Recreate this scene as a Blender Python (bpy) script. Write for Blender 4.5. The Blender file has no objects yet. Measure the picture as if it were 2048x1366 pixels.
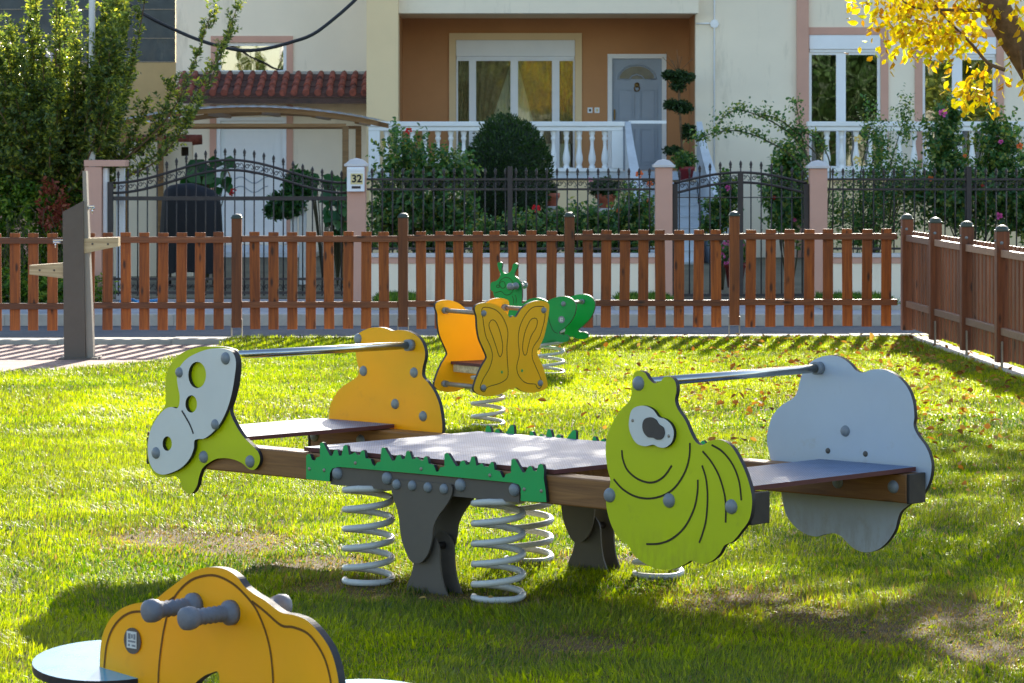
import bpy, bmesh, math, random
import numpy as np
from mathutils import Vector, Matrix, noise as mnoise
from mathutils.geometry import delaunay_2d_cdt
random.seed(7)
RNG = np.random.default_rng(11)
SC = bpy.context.scene
COL = SC.collection
PI = math.pi
# ------------------------------------------------------------------ measured view: metres, camera at (0,0,CH) looking along +Y
F, CX, HY, CH = 6500.0, 1024.0, 305.0, 1.63
def wx(px, Y): return (px - CX) * Y / F
SHADE = True; SUN_AZ, SUN_EL, SUN_E, SKY, EXPO, FSTOP = 9.0, 21.0, 4.5, 0.12, 1.55, 26.0
def wz(py, Y): return CH - (py - HY) * Y / F
def W(px, py, Y): return Vector((wx(px, Y), Y, wz(py, Y)))
def G(px, py, z=0.0):
    Y = (CH - z) * F / (py - HY)
    return Vector(((px - CX) * Y / F, Y, z))
def lin(r, g, b):
    f = lambda c: (c / 12.92 if c <= 0.04045 else ((c + 0.055) / 1.055) ** 2.4)
    return (f(r / 255), f(g / 255), f(b / 255), 1.0)

# ------------------------------------------------------------------ objects
def tag(o, label, cat, group=None, kind=None):
    if label: o['label'] = label
    if cat: o['category'] = cat
    if group: o['group'] = group
    if kind: o['kind'] = kind
    return o
def thing(name, loc, label, cat, group=None):
    o = bpy.data.objects.new(name, None); COL.objects.link(o)
    o.location = Vector(loc); o.empty_display_size = 0.1
    return tag(o, label, cat, group)
def wloc(o):
    v = Vector((0, 0, 0))
    while o: v = v + o.location; o = o.parent
    return v
def link(name, me, parent=None, loc=None, rot=None):
    o = bpy.data.objects.new(name, me); COL.objects.link(o)
    if parent: o.parent = parent
    if loc is not None: o.location = Vector(loc) - (wloc(parent) if parent else Vector((0, 0, 0)))
    if rot is not None: o.rotation_euler = rot
    return o
def aslist(m): return list(m) if isinstance(m, (list, tuple)) else [m]
class MB:
    """collects geometry in world coordinates, links it as ONE mesh object"""
    def __init__(s): s.bm = bmesh.new()
    def face(s, pts, mi=0, smooth=False):
        f = s.bm.faces.new([s.bm.verts.new(p) for p in pts]); f.material_index = mi; f.smooth = smooth; return f
    def box(s, x0, x1, y0, y1, z0, z1, mi=0, bev=0.0):
        r = bmesh.ops.create_cube(s.bm, size=1)
        M = Matrix.Translation(((x0 + x1) / 2, (y0 + y1) / 2, (z0 + z1) / 2)) @ Matrix.Diagonal((abs(x1 - x0), abs(y1 - y0), abs(z1 - z0), 1))
        return s._fin(r['verts'], M, mi, bev)
    def obox(s, M, sx, sy, sz, mi=0, bev=0.0):
        r = bmesh.ops.create_cube(s.bm, size=1)
        return s._fin(r['verts'], M @ Matrix.Diagonal((sx, sy, sz, 1)), mi, bev)
    def _fin(s, vs, M, mi, bev):
        bmesh.ops.transform(s.bm, matrix=M, verts=vs)
        fs = {f for v in vs for f in v.link_faces}
        for f in fs: f.material_index = mi
        if bev:
            es = list({e for v in vs for e in v.link_edges})
            r = bmesh.ops.bevel(s.bm, geom=es, offset=bev, segments=2, affect='EDGES', profile=0.5)
            for f in r['faces']: f.material_index = mi
        return s
    def tube(s, pts, r, n=8, mi=0, caps=True, closed=False):
        pts = [Vector(p) for p in pts]; N = len(pts)
        rad = r if isinstance(r, (list, tuple)) else [r] * N
        rings = []; up = None
        for i in range(N):
            if closed: t = pts[(i + 1) % N] - pts[i - 1]
            else: t = pts[min(i + 1, N - 1)] - pts[max(i - 1, 0)]
            if t.length < 1e-9: t = Vector((0, 0, 1))
            t.normalize()
            if up is None:
                up = Vector((0, 0, 1)) if abs(t.z) < 0.9 else Vector((1, 0, 0))
            a = up - t * up.dot(t)
            if a.length < 1e-6: a = t.orthogonal()
            a.normalize(); up = a; b = t.cross(a)
            rings.append([s.bm.verts.new(pts[i] + (a * math.cos(2 * PI * k / n) + b * math.sin(2 * PI * k / n)) * rad[i]) for k in range(n)])
        for i in range(N if closed else N - 1):
            A, B_ = rings[i], rings[(i + 1) % N]
            for k in range(n):
                f = s.bm.faces.new((A[k], A[(k + 1) % n], B_[(k + 1) % n], B_[k])); f.material_index = mi; f.smooth = True
        if caps and not closed:
            for ring in (rings[0][::-1], rings[-1]):
                f = s.bm.faces.new(ring); f.material_index = mi
        return s
    def lathe(s, prof, M=Matrix.Identity(4), n=16, mi=0, smooth=True, ang0=0.0):
        rings = []
        for r, z in prof:
            if r < 1e-6: rings.append([s.bm.verts.new(M @ Vector((0, 0, z)))])
            else: rings.append([s.bm.verts.new(M @ Vector((r * math.cos(ang0 + 2 * PI * k / n), r * math.sin(ang0 + 2 * PI * k / n), z))) for k in range(n)])
        for A, B_ in zip(rings, rings[1:]):
            for k in range(n):
                a0, a1, b0, b1 = A[k % len(A)], A[(k + 1) % len(A)], B_[k % len(B_)], B_[(k + 1) % len(B_)]
                vs = []
                for v in (a0, a1, b1, b0):
                    if v not in vs: vs.append(v)
                if len(vs) > 2:
                    f = s.bm.faces.new(vs); f.material_index = mi; f.smooth = smooth
        return s
    def build(s, name, mats, parent=None, loc=None):
        """loc: world origin of the mesh (else the origin of its thing)"""
        bmesh.ops.recalc_face_normals(s.bm, faces=s.bm.faces[:])
        L = Vector(loc) if loc is not None else (wloc(parent) if parent else Vector((0, 0, 0)))
        bmesh.ops.translate(s.bm, vec=-L, verts=s.bm.verts[:])
        me = bpy.data.meshes.new(name); s.bm.to_mesh(me); s.bm.free()
        for m in aslist(mats): me.materials.append(m)
        o = link(name, me, parent)
        o.location = L - (wloc(parent) if parent else Vector((0, 0, 0)))
        return o
def meshonly(name, mb, mats):
    me = bpy.data.meshes.new(name); bmesh.ops.recalc_face_normals(mb.bm, faces=mb.bm.faces[:]); mb.bm.to_mesh(me); mb.bm.free()
    for m in aslist(mats): me.materials.append(m)
    return me
def crom(pts, sub=5, closed=True):
    n = len(pts); out = []
    for i in range(n if closed else n - 1):
        g = (lambda k: pts[k % n]) if closed else (lambda k: pts[max(0, min(n - 1, k))])
        p0, p1, p2, p3 = g(i - 1), g(i), g(i + 1), g(i + 2)
        for k in range(sub):
            t = k / sub; t2 = t * t; t3 = t2 * t
            out.append(tuple(0.5 * (2 * p1[j] + (p2[j] - p0[j]) * t + (2 * p0[j] - 5 * p1[j] + 4 * p2[j] - p3[j]) * t2 + (3 * p1[j] - p0[j] - 3 * p2[j] + p3[j]) * t3) for j in range(len(p1))))
    if not closed: out.append(tuple(pts[-1]))
    return out
class Pl:
    """a real vertical plane: origin o, direction a along it, normal n towards the viewer"""
    def __init__(s, o, a):
        s.o = Vector((o[0], o[1])); s.a = Vector((a[0], a[1])).normalized(); s.n = Vector((s.a.y, -s.a.x))
    def shift(s, d): return Pl(s.o + s.n * d, s.a)
    def tz(s, px, py):
        k = (px - CX) / F
        t = (k * s.o.y - s.o.x) / (s.a.x - k * s.a.y); Y = s.o.y + s.a.y * t
        return (t, CH - (py - HY) * Y / F)
    def w(s, t, z, off=0.0):
        p = s.o + s.a * t + s.n * off
        return Vector((p.x, p.y, z))
    def many(s, pts): return [s.tz(*p) for p in pts]
def zoom(x0, y0, k): return lambda pts: [(x0 + k * x, y0 + k * y) for x, y in pts]
def fillpoly(outer, holes=()):
    """triangles (as index lists) of an outline with holes"""
    pts = []; edges = []
    for loop in [outer] + list(holes):
        b = len(pts); pts += [Vector(p[:2]) for p in loop]
        edges += [(b + i, b + (i + 1) % len(loop)) for i in range(len(loop))]
    return pts, edges
def inside(p, poly):
    c = False; x, y = p; n = len(poly)
    for i in range(n):
        x1, y1 = poly[i][:2]; x2, y2 = poly[i - 1][:2]
        if (y1 > y) != (y2 > y) and x < (x2 - x1) * (y - y1) / (y2 - y1) + x1: c = not c
    return c
def slab(mb, pl, outer, thick, off=0.0, holes=(), mf=0, me=1):
    """a cut board: front face at off, dark core showing at the edges; outlines are (t,z) in the plane"""
    outer = [tuple(p) for p in outer]; holes = [[tuple(p) for p in h] for h in holes]
    pts, edges = fillpoly(outer, holes)
    v2, e2, f2, *_ = delaunay_2d_cdt(pts, edges, [], 0, 1e-6)
    fr = [mb.bm.verts.new(pl.w(p.x, p.y, off)) for p in v2]
    bk = [mb.bm.verts.new(pl.w(p.x, p.y, off - thick)) for p in v2]
    for t in f2:
        c = sum((v2[i] for i in t), Vector((0, 0))) / len(t)
        if not inside(c, outer) or any(inside(c, h) for h in holes): continue
        f = mb.bm.faces.new([fr[i] for i in t]); f.material_index = mf
        f = mb.bm.faces.new([bk[i] for i in reversed(t)]); f.material_index = mf
    for loop in [outer] + holes:
        A = [mb.bm.verts.new(pl.w(t, z, off)) for t, z in loop]; B_ = [mb.bm.verts.new(pl.w(t, z, off - thick)) for t, z in loop]
        for i in range(len(loop)):
            j = (i + 1) % len(loop)
            f = mb.bm.faces.new((A[i], A[j], B_[j], B_[i])); f.material_index = me
def ribbon(mb, pl, pts, width, off, mi=2, closed=False, taper=False):
    n = len(pts); L = []; R = []
    for i in range(n):
        p0 = pts[(i - 1) % n] if closed else pts[max(i - 1, 0)]; p1 = pts[(i + 1) % n] if closed else pts[min(i + 1, n - 1)]
        d = Vector((p1[0] - p0[0], p1[1] - p0[1]))
        if d.length < 1e-9: d = Vector((1, 0))
        d.normalize(); q = Vector((-d.y, d.x)) * width / 2
        L.append(mb.bm.verts.new(pl.w(pts[i][0] + q.x, pts[i][1] + q.y, off))); R.append(mb.bm.verts.new(pl.w(pts[i][0] - q.x, pts[i][1] - q.y, off)))
    for i in range(n if closed else n - 1):
        j = (i + 1) % n
        f = mb.bm.faces.new((L[i], R[i], R[j], L[j])); f.material_index = mi
def ell(cx, cy, rx, ry, n=28): return [(cx + rx * math.cos(2 * PI * k / n), cy + ry * math.sin(2 * PI * k / n)) for k in range(n)]
def text_mesh(name, body, size, depth, mats, bold=0.0):
    cu = bpy.data.curves.new(name, 'FONT'); cu.body = body; cu.size = size; cu.extrude = depth; cu.align_x = 'CENTER'; cu.align_y = 'CENTER'; cu.offset = bold
    o = bpy.data.objects.new(name, cu); COL.objects.link(o)
    dg = bpy.context.evaluated_depsgraph_get(); dg.update()
    me = bpy.data.meshes.new_from_object(o.evaluated_get(dg)); me.name = name
    bpy.data.objects.remove(o); bpy.data.curves.remove(cu)
    me.materials.clear()
    for m in aslist(mats): me.materials.append(m)
    return me

# ------------------------------------------------------------------ materials
def newmat(name):
    m = bpy.data.materials.new(name); m.use_nodes = True
    nt = m.node_tree; b = nt.nodes['Principled BSDF']; return m, nt, b
def nd(nt, t, **kw):
    n = nt.nodes.new(t)
    for k, v in kw.items():
        if k in n.inputs.keys(): n.inputs[k].default_value = v
        else: setattr(n, k, v)
    return n
def ramp(nt, fac, stops):
    r = nt.nodes.new('ShaderNodeValToRGB'); e = r.color_ramp.elements
    while len(e) < len(stops): e.new(0.5)
    for i, (p, c) in enumerate(stops): e[i].position = p; e[i].color = c
    nt.links.new(fac, r.inputs[0]); return r.outputs[0]
def scale(c, k): return tuple(min(1, x * k) for x in c[:3]) + (1,)
def surf(name, col, rough=0.6, var=0.12, nscale=6.0, bump=0.0, bscale=60.0, spec=0.5, metal=0.0, transl=0.0, trcol=None, coat=0.0, dirt=None):
    m, nt, b = newmat(name)
    tc = nd(nt, 'ShaderNodeTexCoord')
    n1 = nd(nt, 'ShaderNodeTexNoise', Scale=nscale, Detail=5.0, Roughness=0.6)
    nt.links.new(tc.outputs['Object'], n1.inputs['Vector'])
    c = ramp(nt, n1.outputs['Fac'], [(0.3, scale(col, 1 - var)), (0.7, scale(col, 1 + var))])
    if dirt:
        n3 = nd(nt, 'ShaderNodeTexNoise', Scale=dirt[0], Detail=8.0, Roughness=0.7)
        mp3 = nd(nt, 'ShaderNodeMapping'); mp3.inputs['Scale'].default_value = (1, 1, .22 if 'render' in name else 1)
        nt.links.new(tc.outputs['Object'], mp3.inputs[0]); nt.links.new(mp3.outputs[0], n3.inputs['Vector'])
        mx = nd(nt, 'ShaderNodeMix', data_type='RGBA')
        f = ramp(nt, n3.outputs['Fac'], [(dirt[1], (0, 0, 0, 1)), (dirt[1] + 0.15, (dirt[3], dirt[3], dirt[3], 1))])
        nt.links.new(f, mx.inputs[0]); nt.links.new(c, mx.inputs[6]); mx.inputs[7].default_value = dirt[2]; c = mx.outputs[2]
    if name in ('cloud_board', 'lime_board', 'white_board', 'yellow_board'):      # mud splashed on the lower edges
        sx = nd(nt, 'ShaderNodeSeparateXYZ'); nt.links.new(tc.outputs['Object'], sx.inputs[0])
        mr = nd(nt, 'ShaderNodeMapRange'); mr.inputs['From Min'].default_value = .17; mr.inputs['From Max'].default_value = .34; mr.inputs['To Min'].default_value = .42; mr.inputs['To Max'].default_value = 0
        nt.links.new(sx.outputs[2], mr.inputs['Value'])
        n4 = nd(nt, 'ShaderNodeTexNoise', Scale=16.0, Detail=9.0, Roughness=.75); mp4 = nd(nt, 'ShaderNodeMapping'); mp4.inputs['Scale'].default_value = (1.6, 1.6, .5)
        nt.links.new(tc.outputs['Object'], mp4.inputs[0]); nt.links.new(mp4.outputs[0], n4.inputs['Vector'])
        f4 = ramp(nt, n4.outputs['Fac'], [(.42, (0, 0, 0, 1)), (.62, (1, 1, 1, 1))]); mm = nd(nt, 'ShaderNodeMath', operation='MULTIPLY'); nt.links.new(f4, mm.inputs[0]); nt.links.new(mr.outputs[0], mm.inputs[1])
        mx4 = nd(nt, 'ShaderNodeMix', data_type='RGBA'); nt.links.new(mm.outputs[0], mx4.inputs[0]); nt.links.new(c, mx4.inputs[6]); mx4.inputs[7].default_value = lin(112, 84, 52); c = mx4.outputs[2]
    nt.links.new(c, b.inputs['Base Color'])
    if rough < .7 and not metal:
        rr_ = nd(nt, 'ShaderNodeMapRange'); rr_.inputs['From Min'].default_value = .3; rr_.inputs['From Max'].default_value = .7; rr_.inputs['To Min'].default_value = max(.05, rough - .12); rr_.inputs['To Max'].default_value = rough + .14
        n5 = nd(nt, 'ShaderNodeTexNoise', Scale=11.0, Detail=8.0, Roughness=.75); nt.links.new(tc.outputs['Object'], n5.inputs['Vector']); nt.links.new(n5.outputs['Fac'], rr_.inputs['Value']); nt.links.new(rr_.outputs[0], b.inputs['Roughness'])
    b.inputs['Roughness'].default_value = rough; b.inputs['Metallic'].default_value = metal
    b.inputs['Specular IOR Level'].default_value = spec; b.inputs['Coat Weight'].default_value = coat
    if bump:
        n2 = nd(nt, 'ShaderNodeTexNoise', Scale=bscale, Detail=4.0)
        nt.links.new(tc.outputs['Object'], n2.inputs['Vector'])
        bp = nd(nt, 'ShaderNodeBump', Strength=bump, Distance=0.01)
        nt.links.new(n2.outputs['Fac'], bp.inputs['Height']); nt.links.new(bp.outputs[0], b.inputs['Normal'])
    if transl:
        tr = nd(nt, 'ShaderNodeBsdfTranslucent', Color=trcol or col)
        mx = nd(nt, 'ShaderNodeMixShader', Fac=transl)
        nt.links.new(b.outputs[0], mx.inputs[1]); nt.links.new(tr.outputs[0], mx.inputs[2])
        nt.links.new(mx.outputs[0], nt.nodes['Material Output'].inputs['Surface'])
    return m
def wood(name, c1, c2, axis='Z', rough=0.55, knots=True):
    """stained softwood: grain along an axis, knots, each board its own tone"""
    m, nt, b = newmat(name)
    tc = nd(nt, 'ShaderNodeTexCoord'); oi = nd(nt, 'ShaderNodeObjectInfo')
    off = nd(nt, 'ShaderNodeVectorMath', operation='MULTIPLY_ADD')
    cmb = nd(nt, 'ShaderNodeCombineXYZ')
    for k in range(3): nt.links.new(oi.outputs['Random'], cmb.inputs[k])
    off.inputs[1].default_value = (17, 31, 23); nt.links.new(cmb.outputs[0], off.inputs[0]); nt.links.new(tc.outputs['Object'], off.inputs[2])
    mp = nd(nt, 'ShaderNodeMapping'); s = {'X': (1.2, 22, 22), 'Y': (22, 1.2, 22), 'Z': (22, 22, 1.2)}[axis]
    mp.inputs['Scale'].default_value = s; nt.links.new(off.outputs[0], mp.inputs[0])
    n1 = nd(nt, 'ShaderNodeTexNoise', Scale=2.0, Detail=6.0, Roughness=0.65, Distortion=0.6); nt.links.new(mp.outputs[0], n1.inputs['Vector'])
    c = ramp(nt, n1.outputs['Fac'], [(0.32, c1), (0.68, c2)])
    if knots:
        mk = nd(nt, 'ShaderNodeMapping'); mk.inputs['Scale'].default_value = {'X': (4, 13, 13), 'Y': (13, 4, 13), 'Z': (13, 13, 4)}[axis]
        nt.links.new(off.outputs[0], mk.inputs[0])
        v = nd(nt, 'ShaderNodeTexVoronoi', Scale=1.0, Randomness=1.0); nt.links.new(mk.outputs[0], v.inputs['Vector'])
        kf = ramp(nt, v.outputs['Distance'], [(0.10, (1, 1, 1, 1)), (0.22, (0, 0, 0, 1))])
        mx = nd(nt, 'ShaderNodeMix', data_type='RGBA'); nt.links.new(kf, mx.inputs[0]); nt.links.new(c, mx.inputs[6]); mx.inputs[7].default_value = scale(c1, 0.35); c = mx.outputs[2]
    hs = nd(nt, 'ShaderNodeHueSaturation'); mr = nd(nt, 'ShaderNodeMapRange'); mr.inputs['To Min'].default_value = 0.72; mr.inputs['To Max'].default_value = 1.3
    nt.links.new(oi.outputs['Random'], mr.inputs['Value']); nt.links.new(mr.outputs[0], hs.inputs['Value']); nt.links.new(c, hs.inputs['Color'])
    nt.links.new(hs.outputs[0], b.inputs['Base Color']); b.inputs['Roughness'].default_value = rough
    bp = nd(nt, 'ShaderNodeBump', Strength=0.25, Distance=0.004); nt.links.new(n1.outputs['Fac'], bp.inputs['Height']); nt.links.new(bp.outputs[0], b.inputs['Normal'])
    return m
def leafmat(name, c1, c2, c3=None, transl=0.45, rough=0.42, trgain=1.6, spec=0.5):
    """leaves: tone from the per-leaf attribute, light passing through"""
    m, nt, b = newmat(name)
    at = nd(nt, 'ShaderNodeAttribute', attribute_name='var')
    st = [(0.0, c1), (0.6, c2), (1.0, c3 or c2)]
    c = ramp(nt, at.outputs['Fac'], st)
    nt.links.new(c, b.inputs['Base Color']); b.inputs['Roughness'].default_value = rough; b.inputs['Specular IOR Level'].default_value = spec
    g = nd(nt, 'ShaderNodeMix', data_type='RGBA', blend_type='MULTIPLY'); g.inputs[0].default_value = 1.0
    g.clamp_result = False; nt.links.new(c, g.inputs[6]); g.inputs[7].default_value = (trgain * 1.15, trgain * 1.1, trgain * 0.5, 1)
    tr = nd(nt, 'ShaderNodeBsdfTranslucent'); nt.links.new(g.outputs[2], tr.inputs['Color'])
    mx = nd(nt, 'ShaderNodeMixShader', Fac=transl)
    nt.links.new(b.outputs[0], mx.inputs[1]); nt.links.new(tr.outputs[0], mx.inputs[2])
    nt.links.new(mx.outputs[0], nt.nodes['Material Output'].inputs['Surface'])
    return m
def glassmat(name, tint=(0.9, 0.92, 0.9, 1), refl=0.35):
    m, nt, b = newmat(name); nt.nodes.remove(b)
    t = nd(nt, 'ShaderNodeBsdfTransparent', Color=tint); g = nd(nt, 'ShaderNodeBsdfGlossy', Roughness=0.015)
    tc = nd(nt, 'ShaderNodeTexCoord'); n = nd(nt, 'ShaderNodeTexNoise', Scale=2.5, Detail=1.0); nt.links.new(tc.outputs['Object'], n.inputs['Vector'])
    bp = nd(nt, 'ShaderNodeBump', Strength=0.06, Distance=0.02); nt.links.new(n.outputs['Fac'], bp.inputs['Height']); nt.links.new(bp.outputs[0], g.inputs['Normal'])
    mx = nd(nt, 'ShaderNodeMixShader', Fac=refl)
    nt.links.new(t.outputs[0], mx.inputs[1]); nt.links.new(g.outputs[0], mx.inputs[2]); nt.links.new(mx.outputs[0], nt.nodes['Material Output'].inputs['Surface'])
    return m

LIME, YEL, GRN = lin(200, 212, 0), lin(246, 182, 0), lin(0, 164, 82)
M = dict(
 lime=surf('lime_board', LIME, 0.42, 0.04, 3, 0.06, 350, transl=0.12, dirt=(9, 0.6, lin(120, 128, 60), 0.3)),
 yellow=surf('yellow_board', YEL, 0.42, 0.04, 3, 0.06, 350, transl=0.15, dirt=(9, 0.6, lin(176, 126, 50), 0.3)),
 glow_yellow=surf('yellow_plastic', lin(250, 190, 0), 0.45, 0.05, 3, 0.05, 300, transl=0.08, trcol=lin(255, 190, 5)),
 glow_green=surf('green_plastic', lin(0, 150, 70), 0.45, 0.05, 3, 0.05, 300, transl=0.15, trcol=lin(10, 215, 95)),
 white=surf('white_board', lin(214, 216, 212), 0.4, 0.04, 4, 0.06, 350, dirt=(9, 0.62, lin(150, 140, 120), 0.4)),
 cloudwhite=surf('cloud_board', lin(186, 196, 208), 0.4, 0.05, 3, 0.06, 350, dirt=(6, 0.60, lin(160, 150, 130), 0.45)),
 green=surf('green_board', GRN, 0.45, 0.06, 5, 0.06, 300),
 core=surf('board_core', lin(34, 30, 34), 0.6),
 redcore=surf('plywood_edge', lin(92, 44, 40), 0.7),
 groove=surf('engraved_groove', lin(52, 46, 24), 0.8),
 groove_y=surf('engraved_groove_yellow', lin(110, 72, 10), 0.8),
 grey_plastic=surf('grey_plastic', lin(128, 134, 140), 0.45, 0.06, 20),
 grey_peg=surf('grey_rubber', lin(116, 120, 128), 0.6, 0.1, 30, 0.2, 160),
 steel=surf('brushed_steel', lin(190, 190, 186), 0.22, 0.05, 8, metal=1.0),
 darksteel=surf('dark_plate', lin(92, 85, 78), 0.5, 0.08, 4, 0.05, 200, spec=0.4),
 coil=surf('painted_spring', lin(200, 199, 192), 0.28, 0.05, 12),
 pupil=surf('dark_grey_board', lin(70, 64, 62), 0.55),
 beam=wood('timber_beam', lin(122, 78, 40), lin(168, 116, 64), 'X'),
 pale=wood('weathered_timber', lin(150, 126, 92), lin(196, 176, 136), 'X', knots=False),
 endcap=surf('beam_end_cap', lin(44, 38, 34), 0.6),
 picket=wood('stained_picket', lin(108, 48, 6), lin(170, 88, 18), 'Z'),
 post=wood('stained_post', lin(98, 48, 14), lin(142, 76, 26), 'Z'),
 picket_d=wood('dark_stained_picket', lin(96, 52, 26), lin(142, 84, 48), 'Z'), post_d=wood('dark_stained_post', lin(84, 44, 24), lin(122, 68, 38), 'Z'),
 rail=wood('stained_rail', lin(92, 48, 24), lin(132, 76, 40), 'X'),
 railg=wood('weathered_rail', lin(120, 84, 66), lin(156, 118, 94), 'Y', knots=False),
 cap=surf('plastic_cap', lin(64, 72, 62), 0.38, 0.05),
 zinc=surf('galvanised_steel', lin(150, 140, 126), 0.5, 0.12, 30, metal=0.4),
 iron=surf('dark_iron', lin(46, 38, 36), 0.5, 0.15, 20),
 cream=surf('cream_render', lin(240, 226, 202), 0.9, 0.05, 0.7, 0.12, 90, spec=0.2, dirt=(2.2, 0.56, lin(176, 164, 140), 0.45)),
 creamy=surf('warm_cream_render', lin(234, 208, 164), 0.9, 0.05, 0.7, 0.12, 90, spec=0.2),
 ochre=surf('ochre_render', lin(192, 140, 96), 0.9, 0.06, 1.2, 0.1, 90, spec=0.2),
 pinkr=surf('pink_render', lin(206, 160, 140), 0.9, 0.06, 1.5, 0.12, 90, spec=0.2, dirt=(3, 0.6, lin(160, 120, 104), 0.4)),
 whitep=surf('white_paint', lin(236, 236, 234), 0.45, 0.03, 3),
 upvc=surf('white_frame', lin(234, 235, 236), 0.35, 0.03, 3),
 capst=surf('white_stone', lin(206, 200, 196), 0.7, 0.08, 8, 0.1, 60),
 marble=surf('grey_white_marble', lin(196, 202, 208), 0.35, 0.1, 5),
 doorgrey=surf('grey_door', lin(156, 166, 178), 0.5, 0.04, 3),
 brass=surf('dull_brass', lin(120, 96, 54), 0.4, metal=0.7),
 tile=surf('clay_tile', lin(146, 78, 62), 0.8, 0.3, 9, 0.3, 60, dirt=(5, 0.5, lin(66, 40, 38), 0.8)),
 tiledark=surf('dark_clay', lin(84, 56, 50), 0.85, 0.3, 9, 0.3, 60),  # darker clay tone for the channels and base sheet between the ridge tiles
 darkwood=wood('dark_beam', lin(56, 32, 24), lin(86, 52, 38), 'X'),
 tanwood=wood('tan_timber', lin(134, 96, 54), lin(170, 128, 78), 'X', knots=False),
 sheet=surf('corrugated_sheet', lin(170, 172, 172), 0.5, 0.2, 5, 0.2, 30, transl=.6, trcol=lin(220, 222, 224)),
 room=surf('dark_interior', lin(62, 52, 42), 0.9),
 glass=glassmat('window_glass', refl=0.08), glass2=surf('frosted_glass', lin(112, 112, 104), 0.15), darkglass=glassmat('dark_window_glass', (0.75, 0.74, 0.7, 1), 0.36),
 sheer=surf('sheer_curtain', lin(250, 242, 206), 0.9, 0.05, 4, transl=0.4),
 drape=surf('brown_drape', lin(184, 160, 120), 0.8, 0.4, 16, transl=0.4),
 terracotta=surf('terracotta', lin(186, 104, 78), 0.85, 0.12, 12, 0.15, 60),
 redpot=surf('red_pot', lin(120, 28, 30), 0.4),
 cloth=surf('black_cover', lin(24, 24, 30), 0.7, 0.2, 6, 0.3, 12),
 bark=surf('bark', lin(112, 86, 60), 0.95, 0.35, 18, 0.8, 40),
 stem=surf('green_stem', lin(70, 66, 40), 0.8, 0.2, 10),
 wire=surf('black_cable', lin(22, 24, 30), 0.5),
 pole=surf('white_pole', lin(214, 210, 204), 0.5, 0.05, 3),
 column=surf('grey_brown_column', lin(98, 88, 78), 0.6, 0.06, 5, 0.1, 200),
 chrome=surf('chrome', lin(210, 214, 220), 0.12, metal=1.0),
 seatpl=surf('sky_tinted_seat', lin(104, 184, 214), 0.2, 0.05, 5),  # grey-white plastic; the sky's reflection is put into the base colour as blue
 blue=surf('blue_plastic', lin(20, 120, 176), 0.4),
 netting=surf('dark_netting', lin(38, 54, 62), 0.35, 0.3, 3),
 rosered=surf('red_petal', lin(206, 20, 28), 0.6, 0.2, 30, transl=0.2),
 roseor=surf('orange_petal', lin(232, 120, 60), 0.6, 0.2, 30, transl=0.2),
 rosepk=surf('pink_petal', lin(226, 96, 170), 0.6, 0.2, 30, transl=0.2),
 rosecr=surf('cream_petal', lin(236, 216, 140), 0.6, 0.1, 30, transl=0.2),
 ink=surf('black_ink', lin(20, 20, 22), 0.6), plate=surf('number_plate', lin(224, 206, 150), 0.5),
)
def leafM():
    g = lin
    M['l_tree'] = leafmat('tree_leaf', g(54, 74, 44), g(94, 114, 58), g(164, 166, 66), 0.45, 0.32, 2.1)
    M['l_yellow'] = leafmat('autumn_leaf', g(150, 104, 26), g(236, 214, 20), g(180, 198, 34), 0.6, 0.5, 1.3)
    M['l_rose'] = leafmat('rose_leaf', g(44, 80, 50), g(76, 122, 62), g(140, 146, 70), 0.4, 0.36)
    M['l_dark'] = leafmat('clipped_leaf', g(26, 48, 22), g(44, 74, 30), g(60, 84, 36), 0.3, 0.5)
    M['l_ivy'] = leafmat('vine_leaf', g(44, 74, 22), g(84, 124, 32), g(146, 160, 50), 0.45, 0.45)
    M['l_broad'] = leafmat('broad_leaf', g(28, 74, 36), g(46, 100, 48), g(80, 120, 60), 0.35, 0.35)
    M['l_dry'] = leafmat('withered_leaf', g(110, 40, 34), g(134, 60, 44), g(150, 90, 60), 0.3, 0.6)
leafM()
# ================================================================== PLAY EQUIPMENT
def dome_mesh(name, mat, n=20):
    mb = MB(); mb.lathe([(0, 0.62), (0.35, 0.58), (0.68, 0.45), (0.9, 0.25), (1.0, 0.0), (1.0, -0.25), (0, -0.25)], n=n)
    return meshonly(name, mb, mat)
DOME = dome_mesh('bolt_cap', M['grey_plastic']); SCREW = dome_mesh('screw', M['zinc'], 12); DSCREW = dome_mesh('screw', M['darksteel'], 12)
def bolt_at(p, n, r, parent, mesh=None, name='bolt_cap'):
    o = link(name, mesh or DOME, parent, p)
    n3 = Vector(n); o.rotation_euler = Vector((0, 0, 1)).rotation_difference(n3).to_euler(); o.scale = (r, r, r); return o
def bolt(pl, px, py, off, r, parent, **k):
    t, z = pl.tz(px, py); return bolt_at(pl.w(t, z, off), (pl.n.x, pl.n.y, 0), r, parent, **k)
def spring(mb, c, z0, z1, R, r, turns, ph=0.0, mi=0, seg=26, cone=1.0):
    pts = []; n = int(turns * seg)
    for i in range(n + 1):
        t = i / n; a = ph + 2 * PI * turns * t
        k = 1 + (cone - 1) * t
        tt = min(1, max(0, (t - 0.07) / 0.86))                       # flat end coils
        pts.append((c[0] + R * k * math.cos(a), c[1] + R * k * math.sin(a), z0 + (z1 - z0) * tt))
    mb.tube(pts, r, 10, mi)
def bar_between(p, q, r, parent, name='handlebar', collar=True, mat='steel'):
    mb = MB(); mb.tube([p, q], r, 16)
    o = mb.build(name, M[mat], parent)
    if collar:
        d = (Vector(q) - Vector(p)).normalized()
        for e, s in ((Vector(p), 1), (Vector(q), -1)):
            m2 = MB(); m2.tube([e, e + d * s * 0.03], r * 1.45, 16); m2.build('collar', M['grey_plastic'], o)
    return o

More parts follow.
